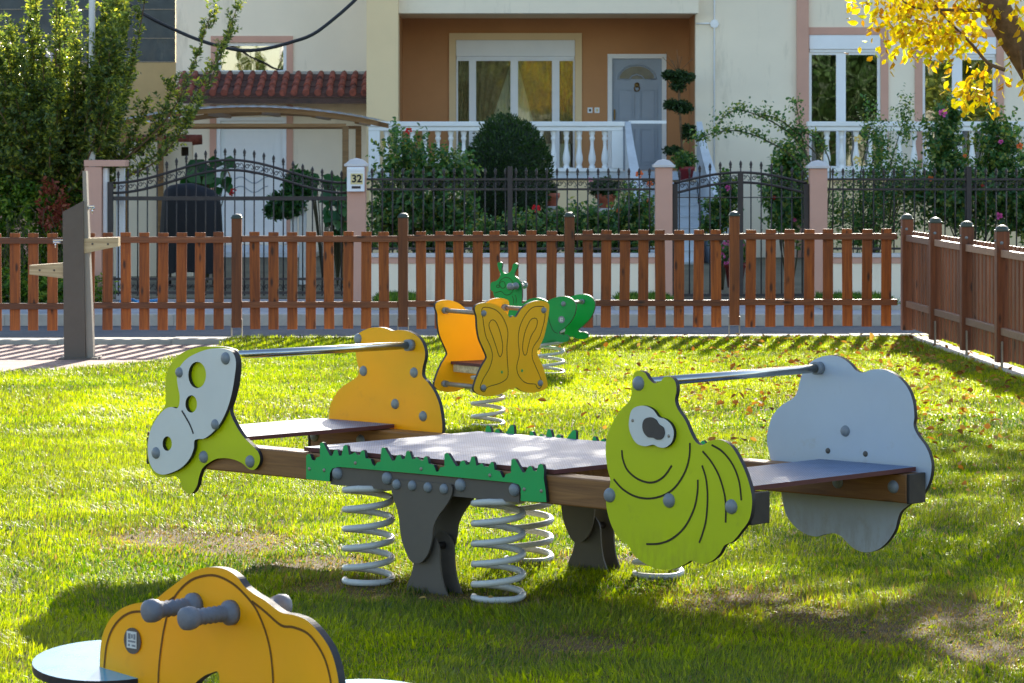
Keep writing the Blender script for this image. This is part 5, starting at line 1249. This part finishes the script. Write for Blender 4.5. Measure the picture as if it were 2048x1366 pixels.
for e in ends:
    b = core + Vector((random.uniform(-.3, .3), random.uniform(-.3, .3), random.uniform(-.5, .1))); v = e - b
    m = b + v * .55 + Vector((v.x * .12, v.y * .12, -.10 * v.length)); pts = [Vector(p) for p in crom([tuple(b), tuple(m), tuple(e)], 8, False)]
    mb.tube(pts, [.018 - .014 * j / (len(pts) - 1) for j in range(len(pts))], 5)
    for j in range(3, len(pts)):
        tdir = (pts[j] - pts[j - 1]).normalized()
        for q in range(4 if j < len(pts) - 1 else 1):
            rd = Vector((random.gauss(0, 1), random.gauss(0, 1), random.gauss(0, 1))); dd = (tdir * .9 + Vector((0, 0, .45)) + rd * .5).normalized(); l_ = random.uniform(.14, .34) * (1.15 - .4 * j / len(pts))
            tw0.append(pts[j]); tw1.append(pts[j] + (dd if j < len(pts) - 1 else tdir) * l_)
tw0 = np.array([tuple(p) for p in tw0]); tw1 = np.array([tuple(p) for p in tw1])
leafobj('crown', *twig_leaves(tw0, tw1, 14, .05, .8), .068, .48, M['l_tree'], lt)
mb.build('branches', M['bark'], lt)
# dense inner mass
P0, P1 = ellipsoid_twigs([(core.x - .2, TY, core.z + .6, .9, .8, .85, 420)], .3, .6, .2)
leafobj('crown', *twig_leaves(P0, P1, 11, .05, .8), .066, .48, M['l_tree'], lt)
mb = MB()
for dx, dy, r in ((0, 0, .10), (.12, .05, .07), (-.14, .03, .07), (.05, -.1, .06)): mb.tube(crom([(tb.x + dx, tb.y + dy, -.35), (tb.x + dx * 1.6 + .08, tb.y + dy, .7), (core.x + dx * 2.2, core.y + dy, core.z + .5)], 5, False), [r - .004 * j for j in range(11)], 8)
mb.build('trunk', M['bark'], lt)
# ---- vines and undergrowth left
vn = bush('vine_hedge', 'tangled vines and hedge under the leafy tree behind the left end of the picket fence', 'hedge', [(wx(40, 42.6), 42.9, .55, .95, .5, .9, 1500), (wx(140, 42.6), 43.1, .6, .35, .35, .9, 500), (wx(-70, 42.6), 43, .6, .7, .5, 1.0, 700)], .07, .5, 'l_ivy', 7, .22, -.4, .35, .1, nst=5, base=(wx(40, 42.6), 42.9, -.29))
mb = MB()
for k in range(40):
    x = wx(random.uniform(-30, 165), 42.2); z = random.uniform(.3, 1.0); pts = [(x, 42.15, z)]
    for j in range(6): x += random.uniform(-.14, .14); z -= random.uniform(.0, .3); pts.append((x, 42.15 - .03 * random.random(), max(z, -.25)))
    mb.tube(crom(pts, 3, False), .005, 4)
mb.build('bare_vine', M['stem'], vn)
P0, P1 = ellipsoid_twigs([(wx(105, 42.3), 42.3, .95, .2, .15, .35, 60)], .15, -.3); leafobj('withered_leaves', *twig_leaves(P0, P1, 7, .05), .07, .5, M['l_dry'], vn)
bush('weeds', 'low green weeds along the foot of the vine hedge', 'weeds', [(wx(60, 41.5), 41.7, -.15, 1.1, .35, .25, 500)], .1, .3, 'l_ivy', 6, .2, .8, .1, nst=4, base=(wx(60, 41.5), 41.7, -.29))
# bare shrub far left
bt = thing('bare_shrub', (wx(20, 48), 48, -.28), 'leafless shrub with pale tangled twigs at the upper left corner', 'shrub'); mb = MB()
def grow(p, d, l_, r, dep):
    q = p + d * l_; mb.tube([p, (p + q) / 2 + Vector((random.gauss(0, .03), random.gauss(0, .03), random.gauss(0, .03))), q], [r, r * .85, r * .7], 5)
    if dep:
        for k in range(3 if dep > 1 else 4): grow(p + (q - p) * random.uniform(.5, 1), (d + Vector((random.gauss(0, .55), random.gauss(0, .55), random.gauss(0, .4)))).normalized(), l_ * random.uniform(.55, .8), r * .6, dep - 1)
for k in range(5): grow(Vector((wx(20, 48) + random.uniform(-.2, .2), 48, -.28)), Vector((random.gauss(0, .22), random.gauss(0, .2), 1)).normalized(), 1.6, .035, 4)
mb.build('twigs', M['pale'], bt)

# ---- autumn tree at the right
yt = thing('autumn_tree', (3.62, 19.2, 0), 'leaning tree with yellow autumn leaves at the upper right', 'tree')
ty = 19.2
mb = MB(); tr = crom([(3.66, ty, -.1), (3.55, ty, .6), tuple(W(2190, 350, ty)), tuple(W(2075, 150, ty)), tuple(W(1985, 0, ty)), (2.55, ty + .1, 3.3), (2.3, ty + .2, 4.4), (2.2, ty + .3, 5.6)], 5, False)
q = len(tr); mb.tube(tr, [.13 - .085 * j / q for j in range(q)], 12)
limbs = [((2.75, ty, 2.6), (1.9, ty + .3, 3.2), (.9, ty - .2, 3.9)), ((2.6, ty, 3.2), (3.4, ty + .3, 4.0), (4.3, ty, 4.6)), ((2.4, ty + .1, 3.9), (1.6, ty + .9, 4.7), (.8, ty + 1.4, 5.4)), ((2.3, ty + .2, 4.4), (2.6, ty - .8, 5.0), (2.8, ty - 1.6, 5.6)), ((2.7, ty, 2.8), (2.2, ty - .5, 3.0), (1.7, ty - .9, 3.2)), ((2.5, ty + .1, 3.4), (2.8, ty + .9, 3.7), (3.0, ty + 1.7, 4.2))]
for l_ in limbs: c_ = crom([tuple(x) for x in l_], 6, False); mb.tube(c_, [.05 - .04 * j / len(c_) for j in range(len(c_))], 7)
for a in ([(2010, 140), (1975, 125), (1945, 90), (1900, 45), (1870, 10)], [(1985, 130), (1972, 150), (1968, 175)], [(1960, 20), (1900, 20), (1830, 15), (1790, -10)], [(2040, 100), (2045, 150)]):
    c_ = crom([tuple(W(x, y, ty - .1)) for x, y in a], 4, False); mb.tube(c_, [.012 - .008 * j / len(c_) for j in range(len(c_))], 6)
mb.build('trunk', M['bark'], yt)
els = [(2.3, ty, 4.9, 2.3, 2.3, 1.7, 760), (1.2, ty, 3.9, 1.3, 1.4, .9, 260), (1.35, ty - .1, 3.35, 1.2, 1.3, .5, 420), (3.6, ty + .3, 4.3, 1.2, 1.4, 1.0, 230)]
P0, P1 = ellipsoid_twigs(els, .45, -.5, .3, .15, 2)
def pxs(lst, spread_y=.35):
    A, Bq = [], []
    for x0, y0, x1, y1, n in lst:
        for k in range(n):
            y = ty + random.uniform(-spread_y, spread_y); x, yy = random.uniform(x0, x1), random.uniform(y0, y1); p = W(x, yy, y); A.append(p); Bq.append(p + Vector((random.gauss(0, .08), random.gauss(0, .08), -random.uniform(.05, .22))))
    return np.array([tuple(p) for p in A]), np.array([tuple(p) for p in Bq])
Q0_, Q1_ = pxs([(1735, -50, 1960, 25, 95), (1770, 5, 1850, 60, 20), (1790, 50, 1815, 85, 6), (1830, 20, 1950, 75, 34), (1880, 60, 1960, 85, 13), (1912, 110, 1985, 185, 28), (1965, 120, 1985, 180, 3), (1700, -40, 1725, -8, 2), (1950, -10, 2000, 20, 4), (2015, -10, 2060, 150, 9), (2000, -60, 2060, 10, 8)])
leafobj('crown', *twig_leaves(np.concatenate([P0]), np.concatenate([P1]), 9, .08, 1.0), .10, .55, M['l_yellow'], yt)
Pl_, Dl_, Nl_ = twig_leaves(Q0_, Q1_, 6, .08, 1.0); Dl_[:, 2] -= .5
leafobj('crown', Pl_, unit(Dl_), Nl_, .058, .58, M['l_yellow'], yt)
# second tree beyond the right fence (outside the picture; its shade falls on the lawn)
def far_tree(base, els, label, mat, trunk_top, per=8, L=.1, tl=.4, r=.14):
    t = thing('tree', base, label, 'tree'); P0, P1 = ellipsoid_twigs(els, tl, -.2, .3, .15, 4)
    leafobj('crown', *twig_leaves(P0, P1, per, L, 1.0), L, .55, M[mat], t)
    mb = MB(); c_ = crom([tuple(base), (base[0] + .1, base[1], (base[2] + trunk_top[2]) / 2), tuple(trunk_top)], 5, False); mb.tube(c_, [r - r * .5 * j / len(c_) for j in range(len(c_))], 9); branches(mb, trunk_top, P0, 24, r * .4, .01, .3); mb.build('trunk', M['bark'], t); return t
if SHADE:
    far_tree((5.7, 27.5, -.05), [(4.5, 27.5, 4.7, 1.9, 1.6, 1.6, 640)], 'yellowing tree beyond the right hand picket fence', 'l_yellow', (5.1, 27.5, 4.2))

# ---- topiary, rose bushes, pots
tY = 47.0; c = W(1017, 355, tY)
tp = thing('topiary_bush', (c.x, tY, -.28), 'dense dark clipped egg shaped topiary bush in front of the porch', 'bush')
n = 9000; u = unit(RNG.normal(0, 1, (n, 3))); rz = np.where(u[:, 2] > 0, .88, 1.0); zc = wz(355, tY)
rxy = .61 * (1 + .07 * np.clip(u[:, 2], 0, 1) * (1 - np.clip(u[:, 2], 0, 1)) * 4); r = RNG.uniform(.88, 1.015, n) * (1 + .03 * np.sin(5 * u[:, 0] + 3 * u[:, 2]) + .025 * np.sin(9 * u[:, 2] + 4 * u[:, 1])) + (RNG.uniform(0, 1, n) > .97) * RNG.uniform(.02, .1, n)
P = np.stack([c.x + u[:, 0] * rxy * r, tY + u[:, 1] * rxy * r, zc + u[:, 2] * rz * r], 1)
leafobj('foliage', P, unit(u + RNG.normal(0, .6, (n, 3)) + np.array([0, 0, .5])), unit(RNG.normal(0, 1, (n, 3))), .065, .38, M['l_dark'], tp)
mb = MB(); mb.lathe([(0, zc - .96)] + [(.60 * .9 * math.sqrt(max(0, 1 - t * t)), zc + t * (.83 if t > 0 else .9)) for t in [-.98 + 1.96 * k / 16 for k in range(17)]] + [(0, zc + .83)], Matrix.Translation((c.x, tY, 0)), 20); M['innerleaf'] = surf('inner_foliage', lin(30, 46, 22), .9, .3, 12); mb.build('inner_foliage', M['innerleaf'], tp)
mb = MB(); mb.tube([(c.x, tY, -.3), (c.x, tY, zc - .8)], .05, 8); mb.build('trunk', M['bark'], tp)
gz = -.28
def pe(px, py, Y, rx, ry, rz, n): p = W(px, py, Y); return (p.x, Y, p.z, rx, ry, rz, n)
b1 = bush('rose_bush', 'wide green rose bush with one red bloom at the left end of the porch balustrade', 'bush', [pe(850, 385, 45, .72, .5, .62, 420), pe(810, 320, 45, .38, .3, .4, 150), pe(900, 340, 45, .35, .3, .3, 130), pe(780, 430, 45, .3, .3, .5, 250), pe(880, 460, 45, .6, .4, .4, 400)], .072, .62, 'l_rose', 9, .3, .3, .15, .2, base=(wx(850, 45), 45, gz), nst=26, group='rose bushes of the front garden', r0=.016)
flowers(b1, [(818, 262, 'rosered', 1.3)], 44.7)
b2 = bush('rose_bush', 'low rose bush with a red bloom under the clipped topiary bush', 'bush', [pe(1060, 470, 44, .5, .35, .3, 380), pe(1000, 480, 44, .45, .3, .25, 300)], .072, .62, 'l_rose', 9, .25, .5, .1, .2, base=(wx(1040, 44), 44, gz), nst=14, group='rose bushes of the front garden')
flowers(b2, [(1072, 418, 'rosered', 1.6)], 43.7)
b3 = bush('rose_bush', 'loose rose bush with orange blooms left of the small garden gate', 'bush', [pe(1270, 450, 44, .32, .3, .5, 330), pe(1200, 470, 44, .4, .3, .35, 360), pe(1150, 460, 44, .3, .3, .3, 220)], .072, .62, 'l_rose', 9, .28, .6, .1, .2, base=(wx(1240, 44), 44, gz), nst=18, group='rose bushes of the front garden')
flowers(b3, [(1279, 349, 'roseor', 1.4), (1299, 368, 'roseor', 1.2), (1238, 421, 'roseor', 1.0), (1296, 400, 'roseor', .8), (1181, 360, 'rosepk', .9)], 43.8)
b4 = bush('rose_bush', 'dark rose bush behind the right half of the small garden gate', 'bush', [pe(1570, 400, 44, .28, .3, .55, 420), pe(1585, 330, 44, .2, .2, .35, 150)], .072, .62, 'l_rose', 9, .28, .5, .1, .2, base=(wx(1580, 44), 44, gz), nst=14, group='rose bushes of the front garden')
flowers(b4, [(1548, 395, 'rosered', .7), (1590, 440, 'rosepk', .7)], 43.8)
b5 = bush('rose_bush', 'young rose bush with pink bloom seen through the small garden gate', 'bush', [pe(1455, 400, 45, .14, .14, .4, 110), pe(1428, 440, 45, .16, .15, .3, 110)], .072, .62, 'l_rose', 9, .2, .8, .1, base=(wx(1445, 45), 45, gz), nst=8, group='rose bushes of the front garden')
flowers(b5, [(1456, 376, 'rosepk', 1.2)], 44.8)
rr = [pe(1720, 430, 44, .6, .4, .5, 560), pe(1800, 370, 44, .6, .35, .42, 480), pe(1760, 300, 44, .2, .2, .5, 130), pe(1810, 240, 44, .14, .14, .35, 60), pe(1735, 250, 44, .1, .1, .3, 30)]
b6 = bush('rose_bush', 'large climbing rose with cream blooms right of the small gate pillar', 'bush', rr, .055, .55, 'l_rose', 6, .3, .5, .1, .25, base=(wx(1740, 44), 44, gz), nst=26, group='rose bushes of the front garden', r0=.018)
flowers(b6, [(1716, 278, 'rosecr', 1.5), (1714, 320, 'rosecr', 1.5), (1862, 357, 'roseor', 1.0)], 43.6)
b7 = bush('rose_bush', 'tall rose bush with pink blooms at the right edge of the garden', 'bush', [pe(1930, 390, 44, .75, .4, .5, 700), pe(1890, 290, 44, .25, .2, .55, 200), pe(2000, 300, 44, .3, .3, .5, 220), pe(2050, 400, 44, .5, .35, .55, 600), pe(1905, 230, 44, .12, .12, .3, 50), pe(1985, 250, 44, .14, .14, .3, 40)], .072, .62, 'l_rose', 9, .3, .5, .1, .25, base=(wx(1940, 44), 44, gz), nst=30, group='rose bushes of the front garden', r0=.018)
flowers(b7, [(1885, 227, 'rosepk', 1.6), (2002, 284, 'rosepk', .9), (2040, 292, 'roseor', 1.2), (1998, 432, 'rosepk', 1.3), (1930, 312, 'roseor', .7), (1965, 372, 'rosered', .6)], 43.6)
# arching rose cane above the small gate
ar = thing('climbing_rose', (wx(1640, 43), 43, gz), 'arching rose canes reaching left above the small garden gate', 'climbing plant'); mb = MB(); A_, B2_ = [], []
for cane in ([(1640, 540), (1632, 400), (1590, 320), (1540, 285), (1490, 265), (1450, 262), (1410, 272), (1392, 285)], [(1640, 540), (1640, 380), (1600, 290), (1555, 250), (1500, 225), (1468, 222), (1440, 240)], [(1640, 540), (1650, 350), (1605, 280), (1560, 240), (1520, 228)], [(1640, 540), (1650, 400), (1610, 300), (1598, 240), (1592, 205)], [(1640, 540), (1660, 360), (1650, 300), (1620, 270), (1590, 262)]):
    p = crom([tuple(W(x, y, 43 + random.uniform(-.1, .1))) for x, y in cane], 7, False); mb.tube(p, [.014 - .009 * j / len(p) for j in range(len(p))], 5)
    for j in range(14, len(p)):
        for q in range(4): v = Vector(p[j]); A_.append(tuple(v)); B2_.append(tuple(v + Vector((random.gauss(-.02, .07), random.gauss(0, .06), random.gauss(.05, .07)))))
mb.build('canes', M['stem'], ar); leafobj('foliage', *twig_leaves(np.array(A_), np.array(B2_), 3, .05, 1.0), .055, .6, M['l_rose'], ar)
# three-ball plant on the porch
pc_ = thing('potted_plant', (wx(1362, 58.2), 58.2, FL), 'tall topiary plant of three dark tufts in a red pot on the porch steps', 'potted plant')
def ballplant(t, lst, Y, L, mat):
    P0, P1 = ellipsoid_twigs([pe(*l_[:2], Y, *l_[2:]) for l_ in lst], .11, .1, .2); leafobj('foliage', *twig_leaves(P0, P1, 8, L), L, .45, M[mat], t)
ballplant(pc_, [(1350, 150, .22, .18, .07, 220), (1368, 155, .18, .16, .07, 150), (1356, 172, .12, .12, .08, 90), (1346, 210, .15, .14, .07, 160), (1366, 215, .16, .15, .09, 190), (1378, 264, .11, .13, .12, 130), (1346, 301, .15, .14, .05, 110)], 58.2, .06, 'l_dark')
mb = MB(); mb.tube(crom([(wx(1366, 58.2), 58.2, FL + .2), (wx(1360, 58.2), 58.2, wz(230, 58.2)), (wx(1357, 58.2), 58.2, wz(150, 58.2))], 5, False), .022, 6)
for k in range(9): a = Vector((wx(1356, 58.2), 58.2, wz(145, 58.2))); mb.tube([a, a + Vector((random.uniform(-.3, .3), random.uniform(-.1, .1), random.uniform(.2, .42)))], .005, 4)
mb.build('stem', M['bark'], pc_)
def pot(px, pyt, pyb, w, Y, mat, parent):
    mb = MB(); z0, z1 = wz(pyb, Y), wz(pyt, Y); r = w / 2 * Y / F
    mb.lathe([(0, z0), (r * .68, z0), (r * .92, z1 - .07), (r * 1.06, z1 - .065), (r * 1.06, z1), (r * .9, z1), (r * .85, z1 - .05), (0, z1 - .05)], Matrix.Translation((wx(px, Y), Y, 0)), 18); return mb.build('pot', M[mat], parent)
pot(1372, 333, 362, 34, 56.4, 'redpot', pc_)
ballplant(pc_, [(1368, 322, .2, .18, .14, 120)], 56.4, .07, 'l_rose')
for lab, px, (a, b), w, fol in (('terracotta pot of dense green plant on the wall before the porch', 1212, (388, 416), 40, [(1212, 376, .24, .22, .13, 240)]), ('plain terracotta pot beside the clipped topiary bush', 1102, (386, 412), 34, [(1098, 378, .1, .1, .08, 40)])):
    t = thing('potted_plant', (wx(px, 47.5), 47.5, wz(b, 47.5)), lab, 'potted plant'); pot(px, a, b, w, 47.5, 'terracotta', t); ballplant(t, fol, 47.5, .06, 'l_dark')
    q = thing('plant_stand', (wx(px, 47.5), 47.5, gz), 'pale stone pedestal carrying the ' + lab.split(' on ')[0].split(' beside')[0], 'pedestal'); mb = MB(); mb.box(wx(px - 16, 47.5), wx(px + 16, 47.5), 47.35, 47.65, wz(b + 6, 47.5), wz(b, 47.5) - .002, 0, .006); mb.box(wx(px - 11, 47.5), wx(px + 11, 47.5), 47.4, 47.6, gz, wz(b + 6, 47.5) - .001); mb.build('pedestal', M['capst'], q)
t = thing('potted_plant', (wx(1470, 43.6), 43.6, gz), 'pot of pale pink flowers on the pavement behind the small garden gate', 'potted plant'); pot(1470, 525, 575, 44, 43.6, 'redpot', t); ballplant(t, [(1470, 505, .24, .2, .17, 200)], 43.6, .05, 'l_rose')
for k in range(46): o = link('flower', FL_['rosepk'], t, W(1470 + random.uniform(-34, 34), 503 + random.uniform(-24, 24), 43.38), (PI / 2 + random.uniform(-.6, .6), 0, random.uniform(0, 6))); o.scale = (.45,) * 3
# yard plants behind the driveway gate
def broad(name, label, px, py, rpx, n, Y, L, pot_=None):
    t = thing(name, (wx(px, Y), Y, gz), label, 'plant'); P, D, Nn = [], [], []; mb = MB(); base = Vector((wx(px, Y), Y, gz))
    for k in range(n):
        e = W(px + random.uniform(-1, 1) * rpx[0], py + random.uniform(-1, 1) * rpx[1], Y + random.uniform(-.25, .25)); mb.tube(crom([tuple(base), tuple((base + e) / 2 + Vector((0, 0, .2))), tuple(e)], 4, False), .008, 5)
        d = Vector((random.gauss(0, 1), random.gauss(-.4, .4), random.gauss(-.5, .3))); P.append(tuple(e - d.normalized() * L * .4)); D.append(tuple(d.normalized())); Nn.append((random.gauss(0, .5), -.9, random.gauss(.5, .4)))
    mb.build('stems', M['stem'], t); leafobj('foliage', np.array(P), np.array(D), np.array(Nn), L, .75, M['l_broad'], t); return t
q = broad('broadleaf_plant', 'broad leaved plant with a red flower behind the covered grill', 415, 355, (48, 38), 34, 47.6, .3); flowers(q, [(467, 382, 'rosered', 1.2), (463, 388, 'rosered', .9)], 46.6)
broad('broadleaf_plant', 'dark leafy plant beside the letter box pillar behind the driveway gate', 675, 430, (22, 70), 40, 46.5, .24)
broad('broadleaf_plant', 'small leafy plant high behind the right end of the driveway gate', 645, 365, (34, 14), 14, 48, .26)
t = thing('potted_plant', (wx(577, 46.8), 46.8, gz), 'bushy green plant trailing from a white stand behind the driveway gate', 'potted plant'); ballplant(t, [(575, 408, .26, .22, .17, 260), (598, 370, .2, .2, .22, 200), (560, 420, .2, .15, .12, 100)], 46.8, .08, 'l_broad')
q = thing('plant_stand', (wx(590, 46.8), 46.8, gz), 'white pedestal and cloth under the bushy plant behind the driveway gate', 'pedestal'); mb = MB(); mb.box(wx(581, 46.8), wx(594, 46.8), 46.75, 46.9, gz, wz(400, 46.8), 0, .006); mb.box(wx(598, 46.8), wx(613, 46.8), 46.78, 46.86, gz, wz(388, 46.8), 0, .02); mb.build('pedestal', M['whitep'], q)
# trees across the park, mirrored in the panes
if SHADE:
    for x, y, h, lab, mt in ((-4, -24, 8, 'broad green tree far behind, left', 'l_dark'), (4.5, -22, 9, 'broad yellow green tree far behind, centre', 'l_tree'), (14, -25, 9, 'tall dark tree far behind, right of centre', 'l_dark'), (22, -22, 8, 'yellow green tree far behind, far right', 'l_tree')):
        far_tree((x, y, -.3), [(x, y, h * .58, h * .52, h * .3, h * .46, 3600)], lab, mt, (x, y, h * .5), 7, .3, .9, .25)

# ================================================================== LIGHT, SKY, CAMERA
AZ, EL = math.radians(SUN_AZ), math.radians(SUN_EL)
sd = Vector((math.sin(AZ) * math.cos(EL), math.cos(AZ) * math.cos(EL), math.sin(EL)))
sl_ = bpy.data.lights.new('sun', 'SUN'); sl_.energy = SUN_E; sl_.angle = math.radians(.5); sl_.color = (1, .93, .80)
so = bpy.data.objects.new('sun', sl_); COL.objects.link(so); so.rotation_euler = sd.to_track_quat('Z', 'Y').to_euler(); so.location = sd * 50
w_ = bpy.data.worlds.new('World'); SC.world = w_; w_.use_nodes = True; nt = w_.node_tree
sk = nt.nodes.new('ShaderNodeTexSky'); sk.sky_type = 'NISHITA'; sk.sun_disc = False; sk.sun_elevation = EL; sk.sun_rotation = AZ; sk.altitude = 100; sk.air_density = 1.0; sk.dust_density = 1.0
bg = nt.nodes['Background']; bg.inputs['Strength'].default_value = SKY; nt.links.new(sk.outputs[0], bg.inputs['Color'])
cam = bpy.data.cameras.new('camera'); co = bpy.data.objects.new('camera', cam); COL.objects.link(co); co.location = (0, 0, CH); co.rotation_euler = (PI / 2, 0, 0)
cam.sensor_fit = 'HORIZONTAL'; cam.sensor_width = 36; cam.lens = F / 2048 * 36; cam.shift_y = -(683 - HY) / 2048; cam.clip_start = .1; cam.clip_end = 2000
cam.dof.use_dof = True; cam.dof.focus_distance = 12.2; cam.dof.aperture_fstop = FSTOP
SC.camera = co
SC.view_settings.view_transform = 'Standard'; SC.view_settings.look = 'None'; SC.view_settings.exposure = EXPO; SC.view_settings.gamma = 1
SC.cycles.max_bounces = 8; SC.cycles.transparent_max_bounces = 12; SC.cycles.diffuse_bounces = 4; SC.cycles.transmission_bounces = 4
SC.cycles.sample_clamp_indirect = 6
